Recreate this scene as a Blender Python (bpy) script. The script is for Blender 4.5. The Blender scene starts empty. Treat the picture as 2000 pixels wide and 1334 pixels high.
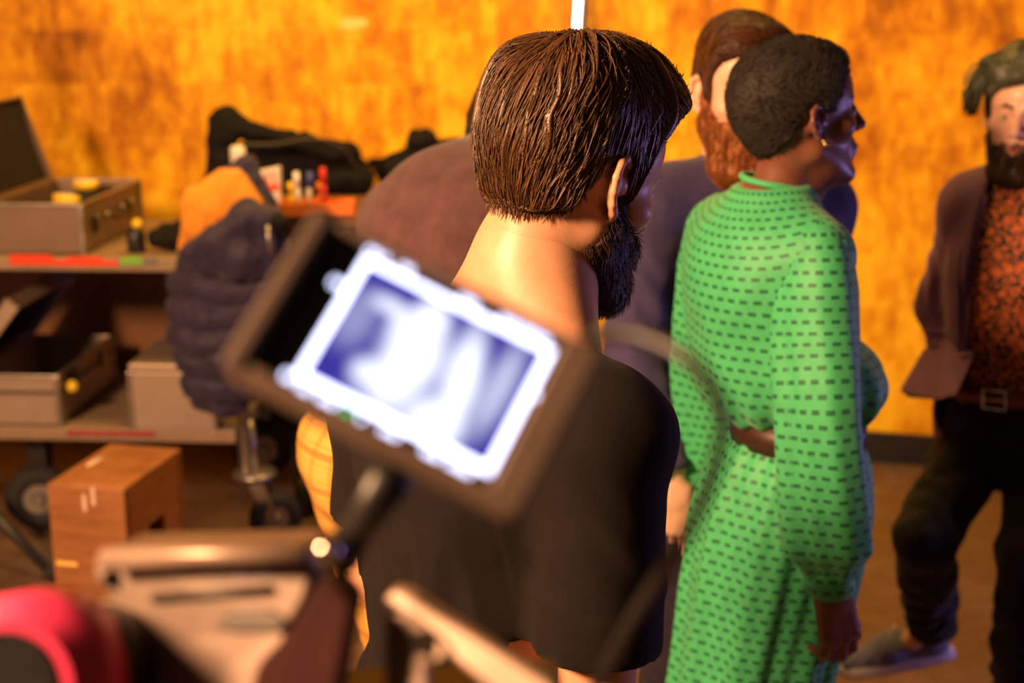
import bpy, bmesh, math, random
import numpy as np
from mathutils import Vector, Matrix

# ------------------------------------------------------------------ camera, world, lights, exposure
sc = bpy.context.scene
COL = sc.collection
CAM_H, PITCH, FPX = 1.85, math.radians(14), 2777.8
cd = bpy.data.cameras.new('camera'); cam = bpy.data.objects.new('camera', cd); COL.objects.link(cam)
cam.location = (0, 0, CAM_H); cam.rotation_euler = (math.pi/2 - PITCH, 0, 0)
cd.lens = 50; cd.sensor_width = 36; cd.clip_start = .05
cd.dof.use_dof = True; cd.dof.focus_distance = 1.52; cd.dof.aperture_fstop = 4.0
sc.camera = cam
w = bpy.data.worlds.new('world'); sc.world = w; w.use_nodes = True
w.node_tree.nodes['Background'].inputs[0].default_value = (1.0, .5, .22, 1)
w.node_tree.nodes['Background'].inputs[1].default_value = .05
vs = sc.view_settings
vs.view_transform = 'Standard'; vs.look = 'None'; vs.gamma = 1; vs.use_curve_mapping = False
vs.exposure = 0.0

def light(name, kind, loc, target, power, color, size=.5, size_y=None, spread=None):
    d = bpy.data.lights.new(name, kind); o = bpy.data.objects.new(name, d); COL.objects.link(o)
    o.location = loc; d.energy = power; d.color = color
    o.rotation_euler = (Vector(target)-Vector(loc)).to_track_quat('-Z', 'Y').to_euler()
    if kind == 'AREA':
        d.size = size
        if size_y: d.shape = 'RECTANGLE'; d.size_y = size_y
        if spread: d.spread = spread
    else:
        d.shadow_soft_size = size
    return o
# warm key from the left, warm wash over the gold wall, blue light from the right
light('key_light', 'AREA', (-2.40, .20, 2.85), (.3, 2.2, 1.35), 350, (1, .54, .26), .6)
light('wall_wash_light', 'AREA', (.05, 4.1, 3.6), (.05, 5.75, 1.7), 112, (1, .58, .13), 2.4, .5)
light('blue_light', 'AREA', (2.85, 2.72, .95), (.4, 2.5, .85), 17, (.52, .36, 1), .45)

# ------------------------------------------------------------------ helpers
def at(x, y, Y):
    u = (x-1000)/FPX; v = (667-y)/FPX
    d = np.array([u, math.cos(PITCH)+v*math.sin(PITCH), -math.sin(PITCH)+v*math.cos(PITCH)])
    return np.array([0, 0, CAM_H]) + d*(Y/d[1])

def thing(name, label, cat, loc=(0, 0, 0), rotz=0, group=None, rot=None):
    o = bpy.data.objects.new(name, None); COL.objects.link(o)
    o.empty_display_size = .1
    o.location = loc; o.rotation_euler = rot if rot else (0, 0, rotz)
    o['label'] = label; o['category'] = cat
    if group: o['group'] = group
    return o
def tag(o, label, cat, group=None):
    o['label'] = label; o['category'] = cat
    if group: o['group'] = group
    return o
def struct(o, label=None):
    o['kind'] = 'structure'
    if label: o['label'] = label
    return o
def mobj(name, V, Q, mat, parent=None, smooth=True, attrs=None, loc=None, rot=None):
    me = bpy.data.meshes.new(name)
    me.from_pydata([tuple(map(float, v)) for v in V], [], [tuple(int(i) for i in q) for q in Q])
    if smooth: me.polygons.foreach_set('use_smooth', [True]*len(me.polygons))
    for k, a in (attrs or {}).items():
        a = np.asarray(a, np.float32)
        if a.ndim == 1:
            at_ = me.attributes.new(k, 'FLOAT', 'POINT'); at_.data.foreach_set('value', a)
        else:
            at_ = me.attributes.new(k, 'FLOAT_VECTOR', 'POINT'); at_.data.foreach_set('vector', a.ravel())
    me.update()
    return mlink(name, me, mat, parent, loc, rot)
def mlink(name, me, mat, parent=None, loc=None, rot=None):
    o = bpy.data.objects.new(name, me); COL.objects.link(o)
    if mat and not me.materials: me.materials.append(mat)
    if parent: o.parent = parent
    if loc is not None: o.location = tuple(map(float, loc))
    if rot is not None: o.rotation_euler = rot
    return o
def bmobj(name, bm, mat, parent=None, smooth=False, bevel=0, loc=None, rot=None, seg=2):
    if bevel:
        bmesh.ops.bevel(bm, geom=list(bm.edges), offset=bevel, segments=seg, affect='EDGES', profile=.5)
    bmesh.ops.recalc_face_normals(bm, faces=bm.faces)
    me = bpy.data.meshes.new(name); bm.to_mesh(me); bm.free()
    if smooth: me.polygons.foreach_set('use_smooth', [True]*len(me.polygons))
    return mlink(name, me, mat, parent, loc, rot)
def bm_box(c, s, bm=None, R=None):
    bm = bm or bmesh.new()
    M = Matrix.Translation(Vector(c)) @ (R.to_4x4() if R else Matrix()) @ Matrix.Diagonal((s[0], s[1], s[2], 1))
    bmesh.ops.create_cube(bm, size=1, matrix=M)
    return bm
def box(name, c, s, mat, parent=None, bevel=.004, **k):
    return bmobj(name, bm_box(c, s), mat, parent, bevel=bevel, **k)
def bm_cyl(a, b, r, r2=None, n=24, bm=None):
    bm = bm or bmesh.new(); a = Vector(a); b = Vector(b); d = b-a
    M = Matrix.Translation((a+b)/2) @ d.to_track_quat('Z', 'Y').to_matrix().to_4x4()
    bmesh.ops.create_cone(bm, cap_ends=True, segments=n, radius1=r, radius2=r if r2 is None else r2, depth=d.length, matrix=M)
    return bm
def cyl(name, a, b, r, mat, parent=None, r2=None, n=24, bevel=0, **k):
    bm = bm_cyl(a, b, r, r2, n)
    if bevel:
        es = [e for e in bm.edges if any(len(f.verts) > 4 for f in e.link_faces)]
        bmesh.ops.bevel(bm, geom=es, offset=bevel, segments=2, affect='EDGES')
    o = bmobj(name, bm, mat, parent, **k)
    for p in o.data.polygons: p.use_smooth = len(p.vertices) == 4
    return o
def tube_geo(path, r, n=8, closed=False):
    P = np.array(path, float); m = len(P)
    rr = np.full(m, r) if np.isscalar(r) else np.array(r, float)
    T = np.gradient(P, axis=0)
    if closed: T = np.roll(P, -1, 0)-np.roll(P, 1, 0)
    T /= np.linalg.norm(T, axis=1)[:, None]+1e-12
    ref = np.array([0, 0, 1.]) if abs(T[0][2]) < .9 else np.array([1., 0, 0])
    V = []; N = np.cross(T[0], ref); N /= np.linalg.norm(N)
    for i in range(m):
        N = N-T[i]*(N@T[i]); N /= np.linalg.norm(N)+1e-12; B = np.cross(T[i], N)
        for j in range(n):
            a = 2*math.pi*j/n; V.append(P[i]+rr[i]*(math.cos(a)*N+math.sin(a)*B))
    Q = []
    for i in range(m if closed else m-1):
        i2 = (i+1) % m
        for j in range(n):
            Q.append((i*n+j, i*n+(j+1) % n, i2*n+(j+1) % n, i2*n+j))
    if not closed:
        Q.append(tuple(range(n-1, -1, -1))); Q.append(tuple((m-1)*n+j for j in range(n)))
    return np.array(V), Q
def tube(name, path, r, mat, parent=None, n=10, closed=False, sub=0):
    P = np.array(path, float)
    if sub: P = catmull(P, sub, closed)
    V, Q = tube_geo(P, r if np.isscalar(r) else np.interp(np.linspace(0, 1, len(P)), np.linspace(0, 1, len(r)), r), n, closed)
    return mobj(name, V, Q, mat, parent)
def catmull(P, sub, closed=False):
    P = np.array(P, float); m = len(P); out = []
    for i in range(m if closed else m-1):
        p1, p2 = P[i], P[(i+1) % m]
        p0 = P[i-1] if (i > 0 or closed) else 2*p1-p2
        p3 = P[(i+2) % m] if (i+2 < m or closed) else 2*p2-p1
        for t in np.linspace(0, 1, sub, endpoint=False):
            out.append(.5*((2*p1)+(-p0+p2)*t+(2*p0-5*p1+4*p2-p3)*t*t+(-p0+3*p1-3*p2+p3)*t**3))
    if not closed: out.append(P[-1])
    return np.array(out)
def lathe(name, prof, mat, parent=None, n=32, loc=None, rot=None, smooth=True):
    V = []; Q = []; m = len(prof)
    for (r, z) in prof:
        for j in range(n):
            a = 2*math.pi*j/n; V.append((r*math.cos(a), r*math.sin(a), z))
    for i in range(m-1):
        for j in range(n):
            Q.append((i*n+j, i*n+(j+1) % n, (i+1)*n+(j+1) % n, (i+1)*n+j))
    Q.append(tuple(range(n-1, -1, -1))); Q.append(tuple((m-1)*n+j for j in range(n)))
    return mobj(name, V, Q, mat, parent, smooth=smooth, loc=loc, rot=rot)
def prism(name, poly, mat, parent=None, bevel=.002, extr=(0, .02, 0), **k):
    """poly: list of 3-D points of one face; extruded along extr"""
    bm = bmesh.new(); vs_ = [bm.verts.new(tuple(map(float, p))) for p in poly]
    f = bm.faces.new(vs_); r = bmesh.ops.extrude_face_region(bm, geom=[f])
    bmesh.ops.translate(bm, vec=Vector(extr), verts=[v for v in r['geom'] if isinstance(v, bmesh.types.BMVert)])
    return bmobj(name, bm, mat, parent, bevel=bevel, **k)

_perm = np.random.RandomState(3).rand(64, 64, 64).astype(np.float32)
def vnoise(P):
    P = np.asarray(P, np.float64); i = np.floor(P).astype(int); f = P-i; f = f*f*(3-2*f)
    i &= 63; j = (i+1) & 63; r = 0
    for a in (0, 1):
        for b in (0, 1):
            for c in (0, 1):
                wgt = (f[:, 0] if a else 1-f[:, 0])*(f[:, 1] if b else 1-f[:, 1])*(f[:, 2] if c else 1-f[:, 2])
                r = r+wgt*_perm[(j if a else i)[:, 0], (j if b else i)[:, 1], (j if c else i)[:, 2]]
    return r*2-1
def fbm(P, o=3):
    return sum(vnoise(np.asarray(P)*2**k+7.3*k)/2**k for k in range(o))

# ------------------------------------------------------------------ signed distance modelling
def smin(a, b, k):
    if k <= 0: return np.minimum(a, b)
    h = np.clip(.5+.5*(b-a)/k, 0, 1); return b+(a-b)*h-k*h*(1-h)
def smax(a, b, k): return -smin(-a, -b, k)
class Field:
    def __init__(s, lo, hi, h, margin=.03):
        s.lo = np.array(lo, float); s.h = h; s.m = margin
        s.n = np.ceil((np.array(hi)-s.lo)/h).astype(int)+1
        s.d = np.full(s.n, .2, np.float32)
    def grid(s, a=None, b=None):
        a = [0, 0, 0] if a is None else a; b = s.n if b is None else b
        ax = [(s.lo[i]+s.h*np.arange(a[i], b[i])).astype(np.float32) for i in range(3)]
        return ax[0][:, None, None], ax[1][None, :, None], ax[2][None, None, :]
    def _op(s, lo, hi, fn, k, cut):
        e = s.m+k
        a = np.clip(((np.array(lo)-e-s.lo)/s.h).astype(int), 0, s.n)
        b = np.clip(((np.array(hi)+e-s.lo)/s.h).astype(int)+2, 0, s.n)
        if np.any(b <= a): return
        sl = tuple(slice(i, j) for i, j in zip(a, b))
        v = fn(*s.grid(a, b))
        s.d[sl] = smax(s.d[sl], -v, k) if cut else smin(s.d[sl], v, k)
    def cone(s, a, b, ra, rb=None, k=.01, cut=False, flat=None):
        a = np.array(a, np.float32); b = np.array(b, np.float32); rb = ra if rb is None else rb
        ba = b-a; L = float(ba@ba)+1e-9
        if flat is not None: fn_, fs = np.array(flat[0], np.float32)/np.linalg.norm(flat[0]), flat[1]
        def fn(x, y, z):
            px, py, pz = x-a[0], y-a[1], z-a[2]
            t = np.clip((px*ba[0]+py*ba[1]+pz*ba[2])/L, 0, 1)
            qx, qy, qz = px-t*ba[0], py-t*ba[1], pz-t*ba[2]
            if flat is not None:
                q = (qx*fn_[0]+qy*fn_[1]+qz*fn_[2])*(1/fs-1)
                qx = qx+q*fn_[0]; qy = qy+q*fn_[1]; qz = qz+q*fn_[2]
            return np.sqrt(qx*qx+qy*qy+qz*qz)-(ra+t*(rb-ra))
        R = max(ra, rb)
        s._op(np.minimum(a, b)-R, np.maximum(a, b)+R, fn, k, cut)
    def chain(s, pts, rs, k=.01, cut=False, flat=None):
        if np.isscalar(rs): rs = [rs]*len(pts)
        for i in range(len(pts)-1): s.cone(pts[i], pts[i+1], rs[i], rs[i+1], k, cut, flat)
    def ell(s, c, r, R=None, k=.01, cut=False):
        c = np.array(c, np.float32); r = np.array([r]*3 if np.isscalar(r) else r, np.float32)
        R = np.eye(3) if R is None else np.array(R)
        def fn(x, y, z):
            px, py, pz = x-c[0], y-c[1], z-c[2]
            q = [px*R[0, i]+py*R[1, i]+pz*R[2, i] for i in range(3)]
            k0 = np.sqrt(sum((q[i]/r[i])**2 for i in range(3)))
            k1 = np.sqrt(sum((q[i]/r[i]**2)**2 for i in range(3)))+1e-6
            return k0*(k0-1)/k1
        m = max(r); s._op(c-m, c+m, fn, k, cut)
    def keep(s, val, k=.004): s.d = smax(s.d, val.astype(np.float32), k)
    def sample(s, P):
        q = (np.asarray(P)-s.lo)/s.h; i = np.clip(np.floor(q).astype(int), 0, s.n-2); f = np.clip(q-i, 0, 1); r = 0
        for a in (0, 1):
            for b in (0, 1):
                for c in (0, 1):
                    r = r+(f[:, 0] if a else 1-f[:, 0])*(f[:, 1] if b else 1-f[:, 1])*(f[:, 2] if c else 1-f[:, 2])*s.d[i[:, 0]+a, i[:, 1]+b, i[:, 2]+c]
        return r
    def grad(s, P):
        e = s.h; g = np.stack([s.sample(P+np.eye(3)[i]*e)-s.sample(P-np.eye(3)[i]*e) for i in range(3)], 1)
        return g/(np.linalg.norm(g, axis=1)[:, None]+1e-9)
    def mesh(s, smooth=1):
        return surface_nets(s.d, s.lo, s.h, smooth)
def surface_nets(d, lo, h, smooth=1):
    ins = d < 0; nx, ny, nz = d.shape
    cnt = np.zeros((nx-1, ny-1, nz-1), np.int8)
    for a in (0, 1):
        for b in (0, 1):
            for c in (0, 1): cnt += ins[a:nx-1+a, b:ny-1+b, c:nz-1+c]
    I, J, K = np.nonzero((cnt > 0) & (cnt < 8))
    idx = np.full(cnt.shape, -1, np.int32); idx[I, J, K] = np.arange(len(I))
    cor = [(a, b, c) for a in (0, 1) for b in (0, 1) for c in (0, 1)]
    val = [d[I+a, J+b, K+c] for a, b, c in cor]
    pos = np.zeros((len(I), 3)); n = np.zeros(len(I))
    for p in range(8):
        for q in range(p+1, 8):
            if sum(abs(cor[p][t]-cor[q][t]) for t in range(3)) != 1: continue
            va, vb = val[p], val[q]; m = (va < 0) != (vb < 0)
            t = np.where(m, va/np.where(m, va-vb, 1), 0)
            for ax in range(3): pos[:, ax] += np.where(m, cor[p][ax]+t*(cor[q][ax]-cor[p][ax]), 0)
            n += m
    V = lo+h*(np.stack([I, J, K], 1)+pos/n[:, None])
    Q = []
    for ax in range(3):
        sl0 = [slice(None)]*3; sl1 = [slice(None)]*3; sl0[ax] = slice(0, -1); sl1[ax] = slice(1, None)
        s0, s1 = ins[tuple(sl0)], ins[tuple(sl1)]
        E = np.stack(np.nonzero(s0 != s1), 1)
        u, v = (ax+1) % 3, (ax+2) % 3
        ok = (E[:, u] > 0) & (E[:, v] > 0) & (E[:, u] < d.shape[u]-1) & (E[:, v] < d.shape[v]-1)
        E = E[ok]; flip = s0[tuple(E.T)]
        def g(du, dv):
            C = E.copy(); C[:, u] -= du; C[:, v] -= dv; return idx[tuple(C.T)]
        q = np.stack([g(1, 1), g(0, 1), g(0, 0), g(1, 0)], 1)
        q[~flip] = q[~flip][:, ::-1]; Q.append(q)
    Q = np.concatenate(Q)
    for _ in range(smooth): V = laplace(V, Q, .5)
    return V, Q
def laplace(V, Q, f):
    acc = np.zeros_like(V); cn = np.zeros(len(V))
    for a, b in ((0, 1), (1, 2), (2, 3), (3, 0)):
        for p, q in ((a, b), (b, a)):
            for ax in range(3): acc[:, ax] += np.bincount(Q[:, p], V[Q[:, q], ax], len(V))
            cn += np.bincount(Q[:, p], minlength=len(V))
    return V+(acc/np.maximum(cn, 1)[:, None]-V)*f
def normals(V, Q):
    n = np.cross(V[Q[:, 2]]-V[Q[:, 0]], V[Q[:, 3]]-V[Q[:, 1]]); N = np.zeros_like(V)
    for c in range(4):
        for ax in range(3): N[:, ax] += np.bincount(Q[:, c], n[:, ax], len(V))
    return N/(np.linalg.norm(N, axis=1)[:, None]+1e-12)
def join(parts):
    V = []; Q = []; o = 0
    for v, q in parts:
        V.append(v); Q.append(np.asarray(q)+o); o += len(v)
    return np.concatenate(V), np.concatenate(Q)
def unit(v): v = np.array(v, float); return v/np.linalg.norm(v)

# ------------------------------------------------------------------ materials
MAT = {}
class NT:
    def __init__(s, name):
        s.m = bpy.data.materials.new(name); s.m.use_nodes = True; s.t = s.m.node_tree
        s.b = s.t.nodes['Principled BSDF']; MAT[name] = s.m
    def n(s, kind, **k):
        o = s.t.nodes.new(kind)
        for a, v in k.items():
            if a.startswith('i_'): o.inputs[a[2:].replace('_', ' ')].default_value = v
            elif a[0] == 'I' and a[1:].isdigit(): o.inputs[int(a[1:])].default_value = v
            else: setattr(o, a, v)
        return o
    def l(s, a, b): s.t.links.new(a, b)
    def math(s, op, a, b=None):
        o = s.n('ShaderNodeMath', operation=op)
        for i, x in enumerate((a, b)):
            if x is None: continue
            if isinstance(x, (int, float)): o.inputs[i].default_value = x
            else: s.l(x, o.inputs[i])
        return o.outputs[0]
    def coord(s, scale=(1, 1, 1), out='Object', attr=None):
        if attr:
            c = s.n('ShaderNodeAttribute', attribute_name=attr).outputs['Vector']
        else: c = s.n('ShaderNodeTexCoord').outputs[out]
        mp = s.n('ShaderNodeMapping'); mp.inputs['Scale'].default_value = scale; s.l(c, mp.inputs[0]); return mp.outputs[0]
    def noise(s, scale, detail=3, rough=.55, vec=None, dist=0):
        o = s.n('ShaderNodeTexNoise'); o.inputs['Scale'].default_value = scale; o.inputs['Detail'].default_value = detail
        o.inputs['Roughness'].default_value = rough; o.inputs['Distortion'].default_value = dist
        s.l(vec if vec is not None else s.coord(), o.inputs['Vector']); return o.outputs[0]
    def ramp(s, fac, stops):
        o = s.n('ShaderNodeValToRGB'); e = o.color_ramp.elements
        while len(e) < len(stops): e.new(.5)
        for i, (p, c) in enumerate(stops): e[i].position = p; e[i].color = (*c, 1) if len(c) == 3 else c
        s.l(fac, o.inputs[0]); return o.outputs[0]
    def mix(s, fac, a, b):
        o = s.n('ShaderNodeMix', data_type='RGBA')
        for i, x in ((0, fac), (6, a), (7, b)):
            if isinstance(x, (int, float)): o.inputs[i].default_value = x
            elif isinstance(x, tuple): o.inputs[i].default_value = (*x, 1)
            else: s.l(x, o.inputs[i])
        return o.outputs[2]
    def bump(s, h, strength=.3, dist=.01):
        o = s.n('ShaderNodeBump'); o.inputs['Strength'].default_value = strength; o.inputs['Distance'].default_value = dist
        s.l(h, o.inputs['Height']); s.l(o.outputs[0], s.b.inputs['Normal'])
    def set(s, color=None, rough=None, metal=None, **k):
        for nm, v in (('Base Color', color), ('Roughness', rough), ('Metallic', metal)):
            if v is None: continue
            if isinstance(v, tuple): s.b.inputs[nm].default_value = (*v, 1)
            elif isinstance(v, (int, float)): s.b.inputs[nm].default_value = v
            else: s.l(v, s.b.inputs[nm])
        for a, v in k.items():
            a = a.replace('_', ' ')
            s.b.inputs[a].default_value = v
        return s.m
def plain(name, color, rough=.6, metal=0, var=.25, scale=20, bump=0, bscale=300, **k):
    t = NT(name); nz = t.noise(scale, 4)
    c = t.ramp(nz, [(.3, tuple(x*(1-var) for x in color)), (.7, tuple(min(1, x*(1+var)) for x in color))])
    if bump: t.bump(t.noise(bscale, 2), bump, .002)
    return t.set(c, rough, metal, **k)
def glow(name, color, strength):
    t = NT(name); return t.set((0, 0, 0), .5, 0, Emission_Color=(*color, 1), Emission_Strength=strength)

def skin(name, col, lip):
    t = NT(name); nz = t.noise(45, 4)
    c = t.ramp(nz, [(.3, tuple(x*.9 for x in col)), (.7, tuple(min(1, x*1.08) for x in col))])
    a = t.n('ShaderNodeAttribute', attribute_name='lip').outputs['Fac']
    c = t.mix(a, c, lip)
    t.bump(t.noise(500, 2), .12, .001)
    return t.set(c, .42, 0, Subsurface_Weight=.12, Subsurface_Scale=.012, Subsurface_Radius=(1, .35, .2))
def hairmat(name, a, b, rough=.38):
    t = NT(name)
    s_ = t.n('ShaderNodeAttribute', attribute_name='shade').outputs['Fac']
    c = t.ramp(s_, [(0, a), (1, b)])
    t.bump(t.noise(350, 3), .25, .002)
    return t.set(c, rough, 0, Specular_IOR_Level=.45)
def fabric(name, col, var=.12, wscale=900, rough=.85, sheen=.1, bump=.15):
    t = NT(name); nz = t.noise(30, 5)
    c = t.ramp(nz, [(.3, tuple(x*(1-var) for x in col)), (.7, tuple(min(1, x*(1+var)) for x in col))])
    t.bump(t.noise(wscale, 2), bump, .002)
    return t.set(c, rough, 0, Sheen_Weight=sheen, Specular_IOR_Level=.25)

# gold-patinated wall
def wall_mat():
    t = NT('gold_wall')
    big = t.noise(1.1, 4, .6, t.coord((1, 1, .8)))
    streak = t.noise(4.5, 5, .65, t.coord((1.3, 1, .42)), .15)
    fine = t.noise(14, 4, .6, t.coord((1.3, 1, .8)))
    br = t.n('ShaderNodeTexBrick', offset=.5); v = t.coord((1, 1, 1))
    # wall local x along, z up -> brick uses x,y
    sep = t.n('ShaderNodeSeparateXYZ'); t.l(v, sep.inputs[0]); cmb = t.n('ShaderNodeCombineXYZ')
    t.l(sep.outputs[0], cmb.inputs[0]); t.l(sep.outputs[2], cmb.inputs[1])
    t.l(cmb.outputs[0], br.inputs['Vector'])
    for k_, x in (('Scale', 1.0), ('Brick Width', .19), ('Row Height', .21), ('Mortar Size', .006), ('Mortar Smooth', 1.0), ('Bias', 0.0)):
        br.inputs[k_].default_value = x
    br.inputs['Color1'].default_value = (.3, .3, .3, 1); br.inputs['Color2'].default_value = (.75, .75, .75, 1); br.inputs['Mortar'].default_value = (.5, .5, .5, 1)
    bw = t.n('ShaderNodeRGBToBW'); t.l(br.outputs[0], bw.inputs[0])
    f = t.math('ADD', t.math('MULTIPLY', big, .65), t.math('MULTIPLY', streak, .50))
    f = t.math('ADD', f, t.math('MULTIPLY', fine, .40))
    f = t.math('ADD', f, t.math('MULTIPLY', bw.outputs[0], .20))
    c = t.ramp(f, [(.66, (.22, .066, .003)), (.78, (.48, .170, .004)), (.88, (.74, .33, .006)), (.99, (.95, .56, .02))])
    t.bump(fine, .06, .004)
    return t.set(c, .55, 0, Specular_IOR_Level=.18)
wall_mat()
def floor_mat():
    t = NT('concrete_floor')
    a = t.noise(1.3, 6, .6); b = t.noise(14, 4, .6)
    f = t.math('ADD', t.math('MULTIPLY', a, .65), t.math('MULTIPLY', b, .35))
    c = t.ramp(f, [(.36, (.075, .042, .026)), (.52, (.15, .088, .056)), (.66, (.24, .15, .10))])
    t.bump(b, .12, .004)
    return t.set(c, t.ramp(a, [(.3, (.3,)*3), (.7, (.55,)*3)]), 0)
floor_mat()
plain('black_baseboard', (.012, .009, .008), .55)
plain('ceiling_grey', (.05, .04, .035), .8)
plain('dark_metal', (.05, .042, .038), .42, .6)
plain('steel', (.42, .38, .35), .38, .85)
plain('rubber', (.022, .02, .019), .8, bump=.2)
plain('black_plastic', (.014, .013, .013), .42)
plain('black_foam', (.010, .008, .008), .95, bump=.4, bscale=200)
fabric('black_cloth', (.008, .0065, .0065), .3, 400, .9, .0)
plain('yellow_plastic', (.85, .55, .03), .45, Specular_IOR_Level=.4)
plain('white_paper', (.78, .72, .66), .7, var=.06)
plain('red_tape', (.80, .055, .012), .55, var=.06)
plain('green_tape', (.16, .55, .05), .55, var=.06)
plain('grey_tape', (.16, .16, .18), .6)
plain('dull_red', (.33, .02, .02), .6)
plain('orange_plastic', (.80, .20, .03), .5)
plain('white_plastic', (.80, .76, .70), .45, var=.05)
plain('blue_plastic', (.05, .07, .35), .45)
plain('red_plastic', (.62, .02, .015), .4)
def chequer(name, col, s=110, var=.3):
    t = NT(name); v = t.n('ShaderNodeTexVoronoi', distance='CHEBYCHEV'); v.inputs['Scale'].default_value = s; v.inputs['Randomness'].default_value = .0
    mp = t.n('ShaderNodeMapping'); mp.inputs['Rotation'].default_value = (.0, .785, .0); t.l(t.coord(), mp.inputs[0]); t.l(mp.outputs[0], v.inputs[0])
    c = t.ramp(v.outputs[0], [(.1, tuple(min(1, x*(1+var)) for x in col)), (.6, tuple(x*(1-var) for x in col))])
    nz = t.noise(8, 5); c = t.mix(t.math('MULTIPLY', nz, .45), c, tuple(x*.45 for x in col))
    t.bump(v.outputs[0], .5, .003)
    return t.set(c, .42, .55)
chequer('dimpled_metal', (.52, .40, .33))
chequer('worn_metal', (.25, .17, .13))
def wood(name, a, b, sx=(1, 1, 7)):
    t = NT(name); n1 = t.noise(9, 5, .6, t.coord(sx), .8); n2 = t.noise(3, 4)
    c = t.ramp(t.math('ADD', t.math('MULTIPLY', n1, .6), t.math('MULTIPLY', n2, .4)), [(.35, a), (.65, b)])
    t.bump(n1, .1, .003)
    return t.set(c, .5, 0)
wood('box_wood', (.24, .09, .03), (.44, .19, .07))
wood('panel_wood', (.16, .07, .028), (.26, .115, .05), (3, 1, 1))
wood('shelf_ply', (.22, .15, .10), (.34, .24, .16), (1, 5, 1))

# ------------------------------------------------------------------ the room
def wall(name, p0, p1, h, mat, t=.12, label=None):
    p0 = np.array(p0, float); p1 = np.array(p1, float); L = np.linalg.norm(p1-p0); a = math.atan2(p1[1]-p0[1], p1[0]-p0[0])
    o = box(name, (L/2, t/2, h/2), (L, t, h), MAT[mat], bevel=0, loc=(p0[0], p0[1], 0), rot=(0, 0, a))
    struct(o, label); return o, L, a
SEAM = (-.06, 5.82); RW = (4.2, 4.75)
wall('wall_back_left', (-4.2, 5.82), SEAM, 3.6, 'gold_wall', label='mottled gold wall behind the equipment cart')
wr, L_, a_ = wall('wall_back_right', SEAM, RW, 3.6, 'gold_wall', label='mottled gold wall behind the standing people')
struct(box('baseboard_back_right', (L_/2, -.012, .062), (L_, .024, .125), MAT['black_baseboard'], bevel=.003, loc=(SEAM[0], SEAM[1], 0), rot=(0, 0, a_)), 'black baseboard under the gold wall')
struct(box('baseboard_back_left', (2.07, -.012, .062), (4.12, .024, .125), MAT['black_baseboard'], bevel=.003, loc=(-4.2, 5.82, 0)), 'black baseboard behind the equipment cart')
struct(box('floor', (0, 2.4, -.05), (8.6, 7.2, .1), MAT['concrete_floor'], bevel=0), 'dark brown stained concrete floor')
# pale scuff mark on the wall
plain('pale_scuff', (.95, .62, .16), .5, var=.05)
# light tube standing in the wall corner
tl = thing('tube_light', 'thin white glowing light tube upright against the gold wall', 'light', (.155, 5.62, 0), rot=(0, math.radians(3.2), 0))
glow('tube_glow', (1, .93, .84), 9)
cyl('glass_tube', (0, 0, .9), (0, 0, 3.2), .011, MAT['tube_glow'], tl)
box('housing', (.024, .012, 1.6), (.020, .024, 3.2), MAT['dark_metal'], tl)
box('foot', (.015, .0, .012), (.16, .16, .024), MAT['dark_metal'], tl)
cyl('lower_socket', (0, 0, .86), (0, 0, .9), .015, MAT['black_plastic'], tl)

# ------------------------------------------------------------------ equipment cart on the left (local x along the front, y away)
CA = -math.radians(3.0)
cart = thing('equipment_cart', 'two shelf equipment cart with plywood panel and pneumatic wheels', 'cart', (-1.70, 4.56, 0), CA)
ca, sa = math.cos(CA), math.sin(CA)
def cw(x, y, z): return (-1.70+ca*x-sa*y, 4.56+sa*x+ca*y, z)
box('upper_shelf', (.14, .40, .975), (1.40, .80, .045), MAT['shelf_ply'], cart, .004)
box('lower_shelf', (.08, .40, .395), (1.40, .80, .045), MAT['shelf_ply'], cart, .004)
box('back_panel', (.08, .79, .68), (1.36, .018, .56), MAT['panel_wood'], cart, .002)
for x in (-.56, .80):
    for y in (.03, .77):
        cyl('post', (x, y, .22), (x, y, 1.0), .020, MAT['steel'], cart)
cyl('push_handle', (.80, .05, 1.06), (.80, .75, 1.06), .016, MAT['steel'], cart)
for y in (.05, .75): cyl('handle_bracket', (.80, y, .99), (.80, y, 1.06), .016, MAT['steel'], cart)
# tape along the shelf edges
for i, (x0, x1, z, mt, hh) in enumerate(((.035, .178, .985, 'red_tape', .034), (.178, .39, .977, 'red_tape', .020), (.225, .34, .992, 'red_tape', .012), (.40, .475, .983, 'green_tape', .017), (.43, .455, .994, 'green_tape', .010), (.48, .52, .985, 'grey_tape', .022))):
    box('edge_tape', ((x0+x1)/2+.03, -.0025, z+.004), (x1-x0, .003, hh), MAT[mt], cart, .0008)
box('edge_tape', (.36, -.0025, .402), (.30, .003, .016), MAT['dull_red'], cart, .0008)
def wheel(parent, c, r, wdt, ax=(1, 0, 0)):
    """pneumatic wheel: tyre torus, rim disc, hub"""
    ring = []
    ax = unit(ax); e1 = unit(np.cross(ax, (0, 0, 1))); e2 = np.cross(e1, ax)
    c = np.array(c, float)
    for j in range(36):
        a = 2*math.pi*j/36; ring.append(c+(r-wdt/2)*(math.cos(a)*e1+math.sin(a)*e2))
    tube('tyre', ring, wdt/2, MAT['rubber'], parent, 14, True)
    cyl('rim', c-ax*wdt*.32, c+ax*wdt*.32, r-wdt*.78, MAT['steel'], parent, n=32, bevel=.006)
    cyl('rim_dish', c-ax*wdt*.345, c+ax*wdt*.345, (r-wdt)*.62, MAT['dark_metal'], parent, n=28, bevel=.003)
    cyl('hub', c-ax*wdt*.55, c+ax*wdt*.55, r*.16, MAT['steel'], parent, n=20, bevel=.003)
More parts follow.
